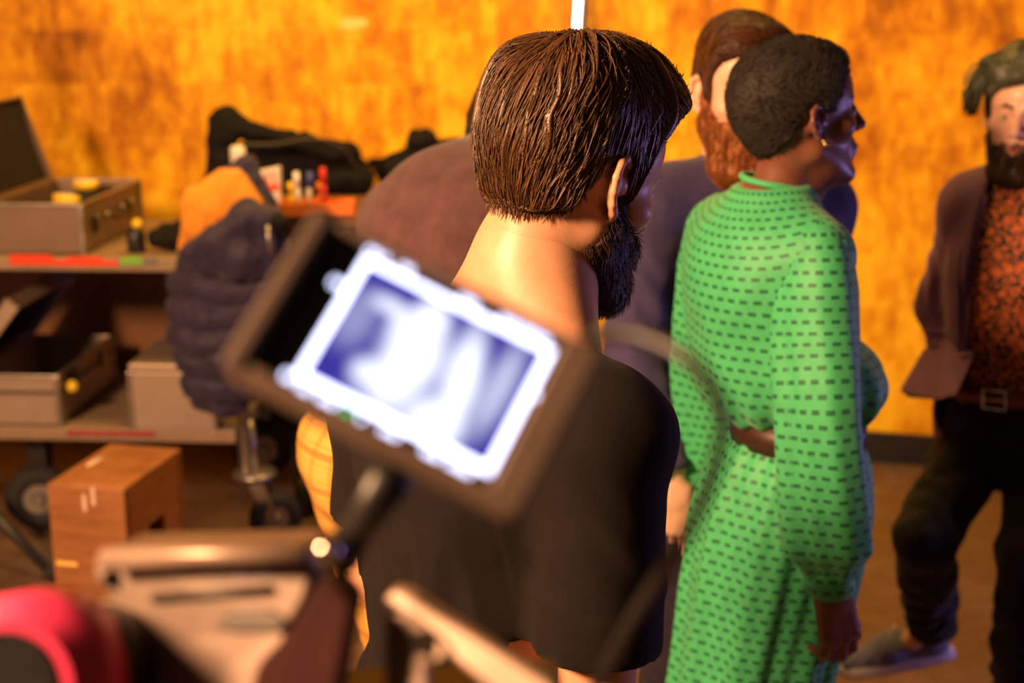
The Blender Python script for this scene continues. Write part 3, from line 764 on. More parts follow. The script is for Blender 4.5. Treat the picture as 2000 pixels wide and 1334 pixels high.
def make_head(P, center, Rh, nb, skin_mat, h=.0019, hair=None, beard=None, neck_r=(.056, .062), female=False, s=1.0, hairmat_=None, beardmat=None, strands=0, bstrands=0, crown=(0, -.045, .13), flow=None,
              eyes=True, smile=0, seed=1, sr=.0009, slen=9, step=.009, browmat=None, hdisp=.003, bdisp=.003, mouth=True, bsr=.0006, nape=0):
    """head in its own frame (+Y face, +X right), placed with rotation Rh (to person-local) at center"""
    toP = lambda V: center+(V*s)@Rh.T
    nbh = Rh.T@(np.array(nb)-center)/s
    F = Field((-.125, -.165, min(-.19, nbh[2]-.03)), (.125, .165, .19), h, .055)
    j = .92 if female else 1.0
    F.ell((0, -.015, .035), (.0755, .100, .092), k=0)
    F.ell((0, .030, .045), (.066, .064, .062), k=.03)
    F.ell((0, .032, -.035), (.058*j, .060, .083), k=.03)
    for sx in (-1, 1):
        F.cone((.056*sx*j, .002, -.052), (.020*sx, .073, -.104), .017*j, .016*j, .025)
        F.ell((.042*sx, .058, -.018), (.024, .024, .018), k=.02)
        F.cone((.012*sx, .089, .025), (.044*sx, .072, .027), .0085 if not female else .006, .006, .012)
    F.ell((0, .077, -.104), (.021*j, .017, .016), k=.02)
    F.ell((0, .086, -.062), (.028, .015, .022), k=.014)
    F.cone((0, .094, .014), (0, .1165, -.026), .0068, .0100, .012)
    for sx in (-1, 1):
        F.ell((.0115*sx, .102, -.029), (.0072, .009, .0068), k=.005)
        F.ell((.031*sx, .1015, .006), (.0185, .014, .0115), k=.012, cut=True)
        F.ell((.031*sx, .0790, .005), .0142, k=.004)
    lz = lambda x: -.064+smile*abs(x)*.35
    F.chain([(-.024, .092, lz(.024)), (-.008, .1005, lz(0)+.003), (0, .1015, lz(0)+.002), (.008, .1005, lz(0)+.003), (.024, .092, lz(.024))], [.003, .0048, .0044, .0048, .003], .003)
    F.chain([(-.020, .092, lz(.024)-.004), (0, .0995, lz(0)-.0085), (.020, .092, lz(.024)-.004)], [.003, .0058, .003], .003)
    F.chain([(-.024, .097, lz(.024)-.0015), (0, .107, lz(0)-.0028), (.024, .097, lz(.024)-.0015)], .0016, .002, cut=True)
    for sx in (-1, 1):
        F.ell((.031*sx, .0950, .0045), (.0135, .0064, .0040 if not smile else .0042), k=.002, cut=True)
        F.ell((.0065*sx, .107, -.0345), (.003, .004, .003), k=.002, cut=True)
    noear = F.d.copy()
    F.cone((0, -.022, -.04), nbh, neck_r[0], neck_r[1], .03)
    F.cone((0, .03, -.085), nbh+np.array([0, .035, 0]), .03, .03, .03)
    withneck = F.d.copy()
    for sx in (-1, 1): ear(F, sx)
    V, Q = F.mesh(1)
    lipm = np.exp(-((V[:, 0]/.026)**4))*np.exp(-(((V[:, 2]-(-.067+smile*np.abs(V[:, 0])*.35))/.0085)**4))*(V[:, 1] > .088)
    P.add(toP(V), Q, lipm)
    x, y, z = F.grid()
    out = {}
    rng = np.random.RandomState(seed)
    def strandset(Fd, V0, Q0, count, r, nseg, stp, flowfn, lift, name, mat):
        idx = rng.randint(0, len(V0), count); p = V0[idx]+rng.normal(0, .0015, (count, 3)); N0 = Fd.grad(p)
        off = rng.uniform(-.0012, .0022, count); path = []
        jit = rng.normal(0, .10, (count, 3))+.42*np.stack([vnoise(p*55+9*q) for q in range(3)], 1); ln = rng.uniform(.6, 1.25, count)
        for t in range(nseg):
            path.append(p.copy()); n = Fd.grad(p); d = flowfn(p)+jit
            d = d-n*np.sum(d*n, 1)[:, None]; d /= np.linalg.norm(d, axis=1)[:, None]+1e-9
            p = p+d*(stp*ln)[:, None]
            dd = Fd.sample(p); n = Fd.grad(p)
            tgt = off+lift*(t/nseg)**2
            p = p-n*np.clip(dd-tgt, -.012, .012)[:, None]*(1 if lift < .02 else .6)
        path.append(p)
        A_ = np.stack(path, 1); m = A_.shape[1]
        T = np.gradient(A_, axis=1); T /= np.linalg.norm(T, axis=2)[..., None]+1e-9
        ref = np.broadcast_to(N0[:, None, :], A_.shape); B = np.cross(T, ref); B /= np.linalg.norm(B, axis=2)[..., None]+1e-9; C = np.cross(B, T)
        prof = r*np.array([.6]+[1]*(m-3)+[.7, .15])*np.ones((count, 1))*rng.uniform(.6, 1.4, (count, 1))
        ring = []
        for q in range(3):
            a = 2*math.pi*q/3; ring.append(A_+prof[..., None]*(math.cos(a)*B*1.5+math.sin(a)*C*.8))
        VV = np.stack(ring, 2).reshape(-1, 3); base = np.arange(count*m).reshape(count, m)*3
        QQ = []
        for q in range(3):
            q2 = (q+1) % 3
            QQ.append(np.stack([base[:, :-1]+q, base[:, :-1]+q2, base[:, 1:]+q2, base[:, 1:]+q], -1).reshape(-1, 4))
        sh = np.repeat(np.clip(rng.beta(2, 2.6, count), 0, 1), m*3)
        return VV, np.concatenate(QQ), sh
    if hair:
        th, reg = hair(x, y, z)
        F2 = Field.__new__(Field); F2.lo, F2.h, F2.n, F2.m = F.lo, F.h, F.n, F.m
        F2.d = smax(withneck-th, reg, .014).astype(np.float32)
        V, Q = F2.mesh(2)
        c = np.array(crown); fl = flow or (lambda p: (p-c)/(np.linalg.norm(p-c, axis=1)[:, None]+1e-6)+np.array([0, 0, -.25]))
        if hdisp:
            q = V-c; ang = np.arctan2(q[:, 0], q[:, 1]); rad = np.linalg.norm(q, axis=1)
            g = fbm(np.stack([ang*9+fbm(V*20, 2)*.8, rad*9, 0*ang], 1), 3)
            N = normals(V, Q); V = V+N*(hdisp*g)[:, None]
        else: g = fbm(V*60, 3)
        parts = [(V, Q)]; sh = [np.clip(.22+.18*g, 0, 1)]
        if nape:
            F4 = Field.__new__(Field); F4.lo, F4.h, F4.n, F4.m = F.lo, F.h, F.n, F.m; F4.d = withneck-.002
            low = V[(V[:, 1] < -.012) & (V[:, 2] < .012)]
            a_, b_, s_ = strandset(F4, low, None, nape, sr, 4, .0036, lambda p: np.stack([0*p[:, 0], -.1+0*p[:, 0], -1+0*p[:, 0]], 1), .003, '', None); parts.append((a_, b_)); sh.append(s_)
        if strands:
            a_, b_, s_ = strandset(F2, V, Q, strands, sr, slen, step, fl, .004, 'hair', None); parts.append((a_, b_)); sh.append(s_)
        Vj, Qj = join(parts)
        mobj('hair', toP(Vj), Qj, MAT[hairmat_], P.root, attrs={'shade': np.concatenate(sh)})
    if beard:
        th, reg = beard(x, y, z)
        F3 = Field.__new__(Field); F3.lo, F3.h, F3.n, F3.m = F.lo, F.h, F.n, F.m
        # keep lips free
        lipsd = np.sqrt((x/.025)**2+((z+.067-smile*np.abs(x)*.3)/.0105)**2+((y-.10)/.03)**2)-1
        F3.d = smax(smax(noear-th, reg, .01), -(lipsd*.008), .003).astype(np.float32)
        V, Q = F3.mesh(2); g = fbm(V*np.array([90, 90, 40]), 3)
        N = normals(V, Q); V = V+N*(bdisp*g)[:, None]
        parts = [(V, Q)]; sh = [np.clip(.35+.25*g, 0, 1)]
        if bstrands:
            fl = lambda p: np.stack([0*p[:, 0]+p[:, 0]*3, .45+0*p[:, 0], -1.0+0*p[:, 0]], 1)
            a_, b_, s_ = strandset(F3, V, Q, bstrands, bsr, 5, .0045, fl, .010, 'beard', None); parts.append((a_, b_)); sh.append(s_)
        Vj, Qj = join(parts)
        mobj('beard', toP(Vj), Qj, MAT[beardmat], P.root, attrs={'shade': np.concatenate(sh)})
    if eyes:
        for sx in (-1, 1):
            ec = np.array([.031*sx, .0790, .005]); V = []; Q = []
            n1, n2 = 10, 16
            V, Q = sphere_geo(ec, .0131)
            o = mobj('eye', toP(V), Q, MAT['eye_white'], P.root)
            V, Q = sphere_geo(ec+np.array([0, .0071, -.0004]), .0068, 8, 14)
            mobj('iris', toP(V), Q, MAT['iris'], o)
    if browmat:
        for sx in (-1, 1):
            Fb = Field((-.08, .05, .0), (.08, .13, .06), .002)
            Fb.chain([(.012*sx, .0980, .0265), (.030*sx, .0940, .0305), (.046*sx, .0795, .0240)], [.0034, .0036, .002], .003)
            V, Q = Fb.mesh(1); V = V+normals(V, Q)*(.0012*fbm(V*250, 2))[:, None]
            mobj('eyebrow', toP(V), Q, MAT[browmat], P.root, attrs={'shade': np.full(len(V), .4)})
    return toP
def sphere_geo(c, r, a=10, b=18):
    V = [np.array(c)+(0, 0, r)]
    for i in range(1, a):
        t = math.pi*i/a
        for j in range(b):
            p = 2*math.pi*j/b; V.append(np.array(c)+r*np.array([math.sin(t)*math.cos(p), math.sin(t)*math.sin(p), math.cos(t)]))
    V.append(np.array(c)-(0, 0, r)); Q = []
    for j in range(b): Q.append((0, 1+j, 1+(j+1) % b))
    for i in range(a-2):
        for j in range(b): Q.append((1+i*b+j, 1+(i+1)*b+j, 1+(i+1)*b+(j+1) % b, 1+i*b+(j+1) % b))
    e = len(V)-1
    for j in range(b): Q.append((e, 1+(a-2)*b+(j+1) % b, 1+(a-2)*b+j))
    return np.array(V), Q

def make_hand(P, wr, d, lat, curl=(.3, .35, .25), s=1.0, h=.0022, curls=None, thumb=(.55, .75, .25), fore=None, side='R'):
    """wr wrist, d finger direction, lat thumb side; palm normal = d x lat"""
    d = unit(d); lat = unit(np.array(lat)-d*np.dot(lat, d)); pn = np.cross(d, lat)*(-1 if side == 'R' else 1)
    wr = np.array(wr, float)
    G = lambda a, b, c: wr+s*(lat*a+d*b+pn*c)
    lo = wr-.17*s-.06; hi = wr+.17*s+.06
    F = Field(lo, hi, h, .012)
    kn = [(.027, .086), (.009, .091), (-.009, .087), (-.025, .078)]
    for a, b in kn: F.cone(G(a*.75, .008, 0), G(a, b, 0), .0135*s, .0105*s, .014*s)
    F.cone(G(0, -.06, 0), G(0, .02, 0), .024*s, .022*s, .015, flat=(pn, .8))
    if fore is not None: F.cone(G(0, -.05, 0), wr+unit(np.array(fore)-wr)*.10, .024*s, .03*s, .01)
    ln = [(.041, .025, .020), (.046, .029, .021), (.042, .027, .020), (.033, .020, .018)]
    for i, ((a, b), L_) in enumerate(zip(kn, ln)):
        p = G(a, b, 0); ang = 0; spread = (a)*1.6; r = (.0092, .0095, .009, .0078)[i]*s
        cc = curls[i] if curls else curl
        for t in range(3):
            ang += cc[t]; dirv = unit(d*math.cos(ang)+pn*math.sin(ang)+lat*spread*math.cos(ang))
            q = p+dirv*L_[t]*s; F.cone(p, q, r, r*.9, .004 if t else .006); p = q; r *= .9
    p = G(.016, .018, .004); dv = unit(lat*thumb[0]+d*thumb[1]+pn*thumb[2]); q = p+dv*.045*s; F.cone(p, q, .0155*s, .0118*s, .012)
    dv = unit(dv+d*.3); q2 = q+dv*.032*s; F.cone(q, q2, .0112*s, .0102*s, .005); dv = unit(dv+d*.25+pn*.15); F.cone(q2, q2+dv*.026*s, .0100*s, .0082*s, .004)
    V, Q = F.mesh(1); P.add(V, Q)

def frame(J):
    u = unit(J['neck']-J['pelvis']); r = J['shR']-J['shL']; r = unit(r-u*(r@u)); f = np.cross(u, r); return r, f, u
def torso(F, J, inf, belly=1.0, wid=1.0, k=.05):
    r, f, u = frame(J); R = np.stack([r, f, u], 1); i = inf
    C = (J['shR']+J['shL'])/2
    F.ell(C-u*.16+f*.012, np.array([.158*wid+i, .108+i, .185+i]), R, k=.01)
    F.ell(C-u*.05-f*.03, np.array([.15*wid+i, .085+i, .10+i]), R, k=k)
    F.cone(J['shL']-u*.01, J['shR']-u*.01, .052+i, .052+i, k)
    for sd in ('shR', 'shL'): F.cone(J['neck']-u*.015, J[sd]+u*.005, .045+i, .042+i, .04)
    W = (C*.38+J['pelvis']*.62)
    F.ell(W+f*.01*belly, np.array([.138*wid+i, .108*belly+i, .16+i]), R, k=k)
    F.ell(J['pelvis'], np.array([.160*wid+i, .118+i, .13+i]), R, k=k)
def arm(F, J, sd, inf, r=(.056, .044, .029), k=.03, upto='wrist'):
    F.cone(J['sh'+sd], J['el'+sd], r[0]+inf, r[1]+inf, k)
    if upto == 'wrist': F.cone(J['el'+sd], J['wr'+sd], r[1]+inf, r[2]+inf, .02)
def leg(F, J, sd, inf, r=(.088, .060, .042), k=.03):
    F.cone(J['hip'+sd], J['kn'+sd], r[0]+inf, r[1]+inf, k)
    F.cone(J['kn'+sd], J['an'+sd], r[1]+inf, r[2]+inf, .03)
    cm = J['kn'+sd]*.68+J['an'+sd]*.32
    F.ell(cm+np.array([0, -.018, 0]), (.05+inf, .05+inf, .1), k=.03)
def bounds(pts, pad): P = np.array(pts); return P.min(0)-pad, P.max(0)+pad
def half(F, p, n):
    x, y, z = F.grid(); return (x-p[0])*n[0]+(y-p[1])*n[1]+(z-p[2])*n[2]
def hollow(F, a, b, r, ln=.05):
    """open the end of a sleeve/leg at b (coming from a)"""
    d = unit(np.array(b)-a); F.cone(np.array(b)-d*ln, np.array(b)+d*.08, r, r, .003, cut=True)
def cut_end(F, a, b, rad):
    """remove everything beyond b in direction a->b within rad of b"""
    d = unit(np.array(b, float)-a); x, y, z = F.grid()
    pl = (x-b[0])*d[0]+(y-b[1])*d[1]+(z-b[2])*d[2]
    sp = np.sqrt((x-b[0]-d[0]*rad*.6)**2+(y-b[1]-d[1]*rad*.6)**2+(z-b[2]-d[2]*rad*.6)**2)-rad
    F.d = smax(F.d, -np.maximum(-pl, sp), .004).astype(np.float32)
def folds(V, Q, a, b, amp, n, tw=1.0, seed=0):
    """wrinkles running around a limb from a to b"""
    ax = unit(np.array(b)-a); t = (V-a)@ax; rad = V-a-t[:, None]*ax
    e = unit(np.cross(ax, (0, 1, .2))); g = np.cross(ax, e); an = np.arctan2(rad@e, rad@g)
    w_ = np.sin((t*n+.5*np.sin(an+seed)*tw+.6*fbm(V*9+seed, 2))*2*math.pi)
    return amp*w_*np.exp(-((t/np.linalg.norm(np.array(b)-a)-.75)/.45)**2)
def shoe(P, heel, toe_dir, mat, solemat, pitch=0, s=1.0, roll=0):
    """heel = world-local point on the ground under the heel"""
    d = unit(np.array([toe_dir[0], toe_dir[1], 0])); r = np.array([d[1], -d[0], 0]); R = np.stack([r, d, np.array([0, 0, 1.])], 1)
    R = R@rotx(pitch)
    T = lambda V: np.array(heel)+(np.asarray(V)*s)@R.T
    F = Field((-.08, -.07, -.02), (.08, .30, .17), .004)
    F.cone((0, 0, .045), (0, .10, .050), .034, .042, .02); F.cone((0, .10, .045), (.004, .205, .028), .042, .030, .02, flat=((1, 0, 0), 1.15))
    F.cone((0, -.002, .05), (0, .0, .095), .036, .040, .02)
    F.keep(half(F, (0, 0, .020), (0, 0, -1))); F.keep(half(F, (0, 0, .11), (0, -.2, .98)))
    V, Q = F.mesh(2); up = P.part('shoe', T(V), Q, mat)
    poly = [(math.sin(a)*(.037+.012*max(0, -math.cos(a))) if 1 else 0, .10-.145*math.cos(a)*1.0, 0) for a in np.linspace(0, 2*math.pi, 28, endpoint=False)]
    V = [(x*1.0, y, -.002) for x, y, _ in poly]+[(x, y, .012) for x, y, _ in poly]+[(x*.96, y, .026) for x, y, _ in poly]; n = 28; Q = []
    V = [(x, y, z+(.018*((y-.2)/.05)**2 if y > .2 else 0)) for x, y, z in V]
    for i in range(2):
        for j_ in range(n): Q.append((i*n+j_, i*n+(j_+1) % n, (i+1)*n+(j_+1) % n, (i+1)*n+j_))
    Q.append(tuple(range(n-1, -1, -1))); Q.append(tuple(2*n+j_ for j_ in range(n)))
    mobj('sole', T(np.array(V)), Q, MAT[solemat], up)
    lc = []
    for q in range(4):
        y = .075+q*.022; lc.append(y); tube('lace', T([(-.02, y, .098-q*.011), (0, y+.004, .102-q*.0115), (.02, y, .098-q*.011)]), .0022, MAT[solemat], up, 6)
    return up
def trousers(P, J, mat, inf=.018, cuffs=.03, h=.007, disp=.006, attrs=False, r=(.088, .062, .050), hipw=1.0):
    pts = [J[k_] for k_ in ('pelvis', 'knR', 'knL', 'anR', 'anL', 'hipR', 'hipL')]
    lo, hi = bounds(pts, .22); F = Field(lo, hi, h)
    rr, f, u = frame(J); R = np.stack([rr, f, u], 1)
    F.ell(J['pelvis'], np.array([.158*hipw+inf, .120*hipw+inf, .15+inf]), R, k=.02)
    F.ell(J['pelvis']-f*.035*hipw-u*.06, np.array([.14*hipw+inf, .095*hipw+inf, .11+inf]), R, k=.03)
    for sd in 'RL': leg(F, J, sd, inf, r, .04)
    F.keep(half(F, J['pelvis']+u*.085, u))
    for sd in 'RL': cut_end(F, J['kn'+sd], J['an'+sd]+unit(J['an'+sd]-J['kn'+sd])*cuffs, .12)
    V, Q = F.mesh(2); N = normals(V, Q)
    D = disp*fbm(V*np.array([14, 14, 7]), 3)
    for i, sd in enumerate('RL'):
        D = D+folds(V, Q, J['hip'+sd], J['kn'+sd], disp*.5, 11, 1, i)*.6+folds(V, Q, J['kn'+sd], J['an'+sd], disp*.7, 13, 1, i+3)*(V[:, 2] < J['kn'+sd][2])
    at_ = None
    if attrs: at_ = {'pat': np.stack([np.arctan2(V[:, 0], V[:, 1])*.16, V[:, 2], V[:, 0]*0], 1)}
    return mobj('trousers', V+N*D[:, None], Q, MAT[mat], P.root, attrs=at_)
def belt(P, J, mat, buckle, inf=.024, z=.075, wid=.036):
    r, f, u = frame(J); c = J['pelvis']+u*z; V = []; n = 64
    for q, (dr, dz) in enumerate(((0, -wid/2), (.006, -wid/2), (.006, wid/2), (0, wid/2))):
        for j in range(n):
            a = 2*math.pi*j/n; V.append(c+r*math.sin(a)*(.146+inf+dr)+f*math.cos(a)*(.106+inf+dr)+u*dz)
    Q = [(q*n+j, q*n+(j+1) % n, ((q+1) % 4)*n+(j+1) % n, ((q+1) % 4)*n+j) for q in range(4) for j in range(n)]
    b = mobj('belt', V, Q, MAT[mat], P.root)
    if buckle:
        c2 = c+f*(.106+inf+.011); w2 = .026
        tube('buckle', [c2+r*x*w2+u*y*.022 for x, y in ((-1, -1), (1, -1), (1, 1), (-1, 1))], .0032, MAT['chrome'], b, 8, True)
        tube('buckle_pin', [c2-r*w2, c2+r*w2*.9+f*.003], .0024, MAT['chrome'], b, 6)
        tube('belt_loop', [c+r*.075*s_+f*(.106+inf+.006)+u*y for s_ in (1,) for y in (-.024, .024)], .004, MAT[mat], b, 6)
    return b
def bare_limbs(P, J, arms=True, legs=True, h=.006, inf=-.004):
    pts = [v for k_, v in J.items() if k_[:2] != 'ft']
    lo, hi = bounds(pts, .16); F = Field(lo, hi, h)
    torso(F, J, -.016)
    for sd in 'RL':
        arm(F, J, sd, inf, (.048, .040, .026)); leg(F, J, sd, -.012)
        F.cone(J['an'+sd], J['an'+sd]+(J['ft'+sd] if 'ft'+sd in J else np.array([0, .08, -.03])), .034, .026, .02)
    V, Q = F.mesh(1); P.add(V, Q)
def JJ(**k): return {a: np.array(v, float) for a, v in k.items()}

def loft(cen, ex, ey, n=96, fold=None, close=False):
    cen, ex, ey = (np.array(a, float) for a in (cen, ex, ey)); m = len(cen); V = []; pat = []
    ln = np.concatenate([[0], np.cumsum(np.linalg.norm(np.diff(cen, axis=0), axis=1))])
    Rm = np.mean(np.linalg.norm(ex, axis=1)+np.linalg.norm(ey, axis=1))/2
    for i in range(m):
        for j in range(n):
            a = -math.pi+2*math.pi*j/n; f = 1+(fold(a, i/(m-1)) if fold else 0)
            V.append(cen[i]+f*(ex[i]*math.sin(a)-ey[i]*math.cos(a))); pat.append((a*Rm, ln[i], 0))
    Q = [(i*n+j, i*n+(j+1) % n, (i+1)*n+(j+1) % n, (i+1)*n+j) for i in range(m-1) for j in range(n)]
    return np.array(V), Q, np.array(pat)
def interp_rows(t, T, rows):
    rows = np.array(rows, float); return np.stack([np.interp(t, T, rows[:, i]) for i in range(rows.shape[1])], 1)
def smooth_rows(A, it=6):
    A = A.copy()
    for _ in range(it): A[1:-1] = .5*A[1:-1]+.25*(A[:-2]+A[2:])
    return A
def headrot(psi_rel, pitch=0, roll=0):
    return rotz(-math.radians(psi_rel))@rotx(-math.radians(pitch))@roty(math.radians(roll))

# ---------------- man in the dark T-shirt seen from behind
m1 = Person('man in charcoal T-shirt seen from behind, head bowed', (-.045, 1.54), 52)
J = JJ(neck=m1.at(1005, 655, 1.515), shR=m1.at(1185, 842, 1.38), shL=m1.at(757, 800, 1.68), pelvis=m1.L((-.05, 1.53, .97)),
       elR=m1.at(1163, 1400, 1.36), elL=m1.at(746, 1116, 1.70), hipR=(.09, 0, .91), hipL=(-.09, 0, .91), knR=(.10, .03, .50), knL=(-.10, .01, .50), anR=(.10, -.01, .10), anL=(-.11, -.03, .10),
       wrR=(0, 0, 0), wrL=(0, 0, 0))
J['wrR'] = J['elR']+np.array([-.02, .09, -.23]); J['wrL'] = J['elL']+np.array([.03, .11, -.21])
bare_limbs(m1, J, inf=.0)
for sd in 'RL':
    d_ = unit(J['wr'+sd]-J['el'+sd]); make_hand(m1, J['wr'+sd]+d_*.02, d_, (0, .2, 1), side=sd, fore=J['el'+sd])
def hair1(x, y, z):
    zl = np.interp(y, [-.16, -.075, -.045, -.025, .004, .010, .024, .031, .052, .080, .11], [-.046, -.050, -.036, .018, .030, -.008, -.012, .052, .088, .108, .125]).astype(np.float32)
    top = np.clip((z-.03)/.09, 0, 1); top = top*top*(3-2*top)
    quiff = np.exp(-(((y-.080)/.05)**2+((z-.125)/.04)**2))
    side = np.exp(-(((x-.07)/.04)**2+((z-.075)/.035)**2+((y-.055)/.045)**2))
    back = np.exp(-(((y+.10)/.05)**2+((z-.02)/.06)**2))
    return .008+.018*top+.011*quiff+.003*side+.006*back+.006*top*np.sin(18*y+40*x), (zl-z)*.75+0*x
def beard_fn(t0, t1, top=-.045, low=-.150, side=.004, cheek=0):
    def fn(x, y, z):
        zb = np.interp(y, [-.01, .012, .03, .05, .072, .09, .12], [.012, .008, -.026+cheek*.5, -.040+cheek, -.044+cheek*.8, top, top]).astype(np.float32)
        chin = np.clip((-.075-z)/.05, 0, 1)*np.clip((y-.02)/.05, 0, 1)
        return t0+t1*chin+0*x, np.maximum(np.maximum((z-zb)*.8, (side-y-np.clip(-(z+.05), 0, .1)*.55)*.9), low-z)+0*x
    return fn
c1 = np.array([.0, -.05, .125])
def flow1(p):
    d = p-c1; d = d/(np.linalg.norm(d, axis=1)[:, None]+1e-6)
    t = np.clip((p[:, 2]-.06)/.05, 0, 1)[:, None]
    front = np.clip((p[:, 1]+.04)/.05, 0, 1)[:, None]
    return d*(1-.3*t*front)+t*front*np.array([.42, .62, .05])+(1-t)*np.array([0, -.25, -.75])
make_head(m1, m1.at(1118, 343, 1.55), headrot(0, 20, 2), J['neck']-np.array([0, 0, .03]), 'skin_fair', h=.0017, hair=hair1, beard=beard_fn(.007, .008, low=-.138), neck_r=(.058, .064),
          hairmat_='hair_brown', beardmat='beard_dark', strands=9000, bstrands=3500, crown=c1, flow=flow1, sr=.00062, slen=10, step=.008, browmat='beard_dark', hdisp=.0065, seed=4, bsr=.0004, nape=1600)
Fn = Field(*bounds([J['neck'], J['shR'], J['shL'], m1.at(1060, 420, 1.54)], .08), .004)
Fn.cone(m1.at(1055, 450, 1.53), J['neck']-np.array([0, 0, .02]), .052, .062, .02)
Fn.cone(m1.at(1022, 525, 1.55), J['shL']*.75+J['neck']*.25+np.array([0, 0, .02]), .050, .040, .06); Fn.cone(m1.at(1060, 520, 1.52), J['shR']*.7+J['neck']*.3+np.array([0, 0, .0]), .045, .036, .05)
m1.add(*Fn.mesh(2))
F = Field(*bounds([J['neck'], J['shR'], J['shL'], J['elR'], J['elL'], J['pelvis']-np.array([0, 0, .12])], .2), .006)
torso(F, J, .012)
for sd in 'RL':
    hem = J['sh'+sd]+(J['el'+sd]-J['sh'+sd])*(.76 if sd == 'R' else .64)
    F.cone(J['sh'+sd]-np.array([0, 0, .012]), hem+(hem-J['sh'+sd])*.1, .062, .070, .03)
    cut_end(F, J['sh'+sd], hem, .13); hollow(F, J['sh'+sd], hem, .054, .03)
F.keep(half(F, J['pelvis']-np.array([0, 0, .10]), (0, 0, -1)))
F.cone(J['neck']+np.array([0, -.005, -.012]), m1.at(1130, 345, 1.55), .070, .070, .006, cut=True)
V, Q = F.mesh(2); N = normals(V, Q)
torso_m = (np.abs(V[:, 0]) < .15)
D = .016*np.maximum(.5-2.2*np.abs(fbm(V*np.array([13, 13, 2.4]), 2)), -.35)*np.clip((1.36-V[:, 2])/.2, 0, 1)*torso_m+.0025*fbm(V*14, 2)+folds(V, Q, J['shR'], J['elR'], .003, 14, 1.5, 2)*(V[:, 0] > .17)*(V[:, 2] > 1.24)
tee = mobj('t_shirt', V+N*D[:, None], Q, MAT['charcoal_tee'], m1.root)
r_, f_, u_ = frame(J); nk = J['neck']+np.array([0, .006, .016])
tube('collar', [nk+.071*(r_*math.sin(a)*1.0+f_*math.cos(a)*1.02)+u_*(.010-.028*max(0, math.cos(a))) for a in np.linspace(0, 2*math.pi, 40, endpoint=False)], .0095, MAT['charcoal_tee'], tee, 8, True)
trousers(m1, J, 'black_trouser', .014)
shoe(m1, J['anR']*[1, 1, 0]+np.array([0, -.02, .004]), (.1, 1), 'dark_leather', 'black_plastic'); shoe(m1, J['anL']*[1, 1, 0]+np.array([0, -.02, .004]), (-.15, 1), 'dark_leather', 'black_plastic')
m1.finish('skin_fair')

# ---------------- woman in the green dress
wo = Person('woman in green patterned dress, close-cropped hair, facing right', (.485, 2.32), 60)
J = JJ(neck=wo.at(1512, 392, 2.31), shR=wo.at(1592, 492, 2.18), shL=wo.at(1408, 440, 2.43), pelvis=wo.L((.49, 2.33, .98)), elR=wo.at(1603, 800, 2.12), elL=wo.at(1388, 735, 2.50), wrR=wo.at(1622, 1122, 2.12), wrL=wo.at(1418, 960, 2.53),
       hipR=(.06, -.01, .92), hipL=(-.08, -.01, .92), knR=(.03, -.03, .50), knL=(-.09, -.06, .50), anR=(.02, -.05, .13), anL=(-.10, -.10, .13))
Fb = Field(*bounds(list(J.values()), .15), .006)
for sd in 'RL': arm(Fb, J, sd, 0, (.034, .031, .023)); leg(Fb, J, sd, 0, (.075, .05, .034)); Fb.cone(J['an'+sd], J['an'+sd]+np.array([0, .11, -.09]), .030, .02, .02)
Fb.ell(J['pelvis'], (.13, .10, .13), k=.03); Fb.cone(J['pelvis'], (J['shR']+J['shL'])/2, .09, .085, .05); Fb.cone(J['shR'], J['shL'], .04, .04, .05); Fb.cone((J['shR']+J['shL'])/2, J['neck'], .05, .045, .05)
wo.add(*Fb.mesh(1))
dR = unit(J['wrR']-J['elR']); make_hand(wo, J['wrR']+dR*.025, dR+np.array([0, .12, 0]), (.15, 1, 0), curls=[(.35, .5, .3), (.4, .55, .35), (.45, .6, .4), (.5, .6, .4)], s=1.02, side='R', thumb=(.35, .9, .2), fore=J['elR'])
dL = unit(J['wrL']-J['elL']); make_hand(wo, J['wrL']+dL*.025, dL, (0, 1, 0), s=.9, side='L', fore=J['elL'])
def hairw(x, y, z):
    zl = np.interp(y, [-.16, -.075, -.05, -.022, .006, .012, .030, .045, .062, .080], [-.056, -.058, -.036, .020, .026, .010, .012, .040, .066, .088]).astype(np.float32)
    return .008+.006*np.clip(z/.1, 0, 1)+0*x+0*y, (zl-z)*.75+0*x
make_head(wo, wo.at(1559, 232, 2.3), headrot(14, -7, 0), J['neck']-np.array([0, 0, .05]), 'skin_dark', h=.002, hair=hairw, neck_r=(.046, .050), female=True, hairmat_='hair_black_short', s=.94, hdisp=0, strands=5000, sr=.0006, slen=4, step=.003,
          flow=lambda p: fbm(p*40, 1)[:, None]*np.array([1., 0, 0])+fbm(p*43+5, 1)[:, None]*np.array([0, 1., 0])+np.array([0, -.3, .2]))
# dress: bodice, skirt, sleeves as draped lofts
nk, pv = J['neck'], J['pelvis']
wz = np.array([wo.at(1552, 818, 2.3)[0]*.6+pv[0]*.4, pv[1]*.5+wo.at(1552, 818, 2.3)[1]*.5, 1.125]); top = nk+np.array([0, -.002, .026])
shx = unit((J['shR']-J['shL'])*[1, 1, 0]); shy = np.array([-shx[1], shx[0], 0]); Cs = (J['shR']+J['shL'])/2; Rb = np.stack([shx, shy, np.array([0, 0, 1.])], 1)
F = Field(*bounds([wz, nk+np.array([0, 0, .05]), J['shR'], J['shL']], .22), .0055)
F.cone(J['shL']-[0, 0, .012], J['shR']-[0, 0, .012], .052, .052, .01)
F.ell(Cs-[0, 0, .12], (.158, .112, .19), Rb, .05); F.ell(Cs-shy*.03-[0, 0, .05], (.14, .085, .10), Rb, .05)
for sd in 'RL': F.cone(nk-[0, 0, .03], J['sh'+sd], .050, .044, .05)
F.cone(nk-[0, 0, .05], nk+[0, 0, .08], .060, .054, .04)
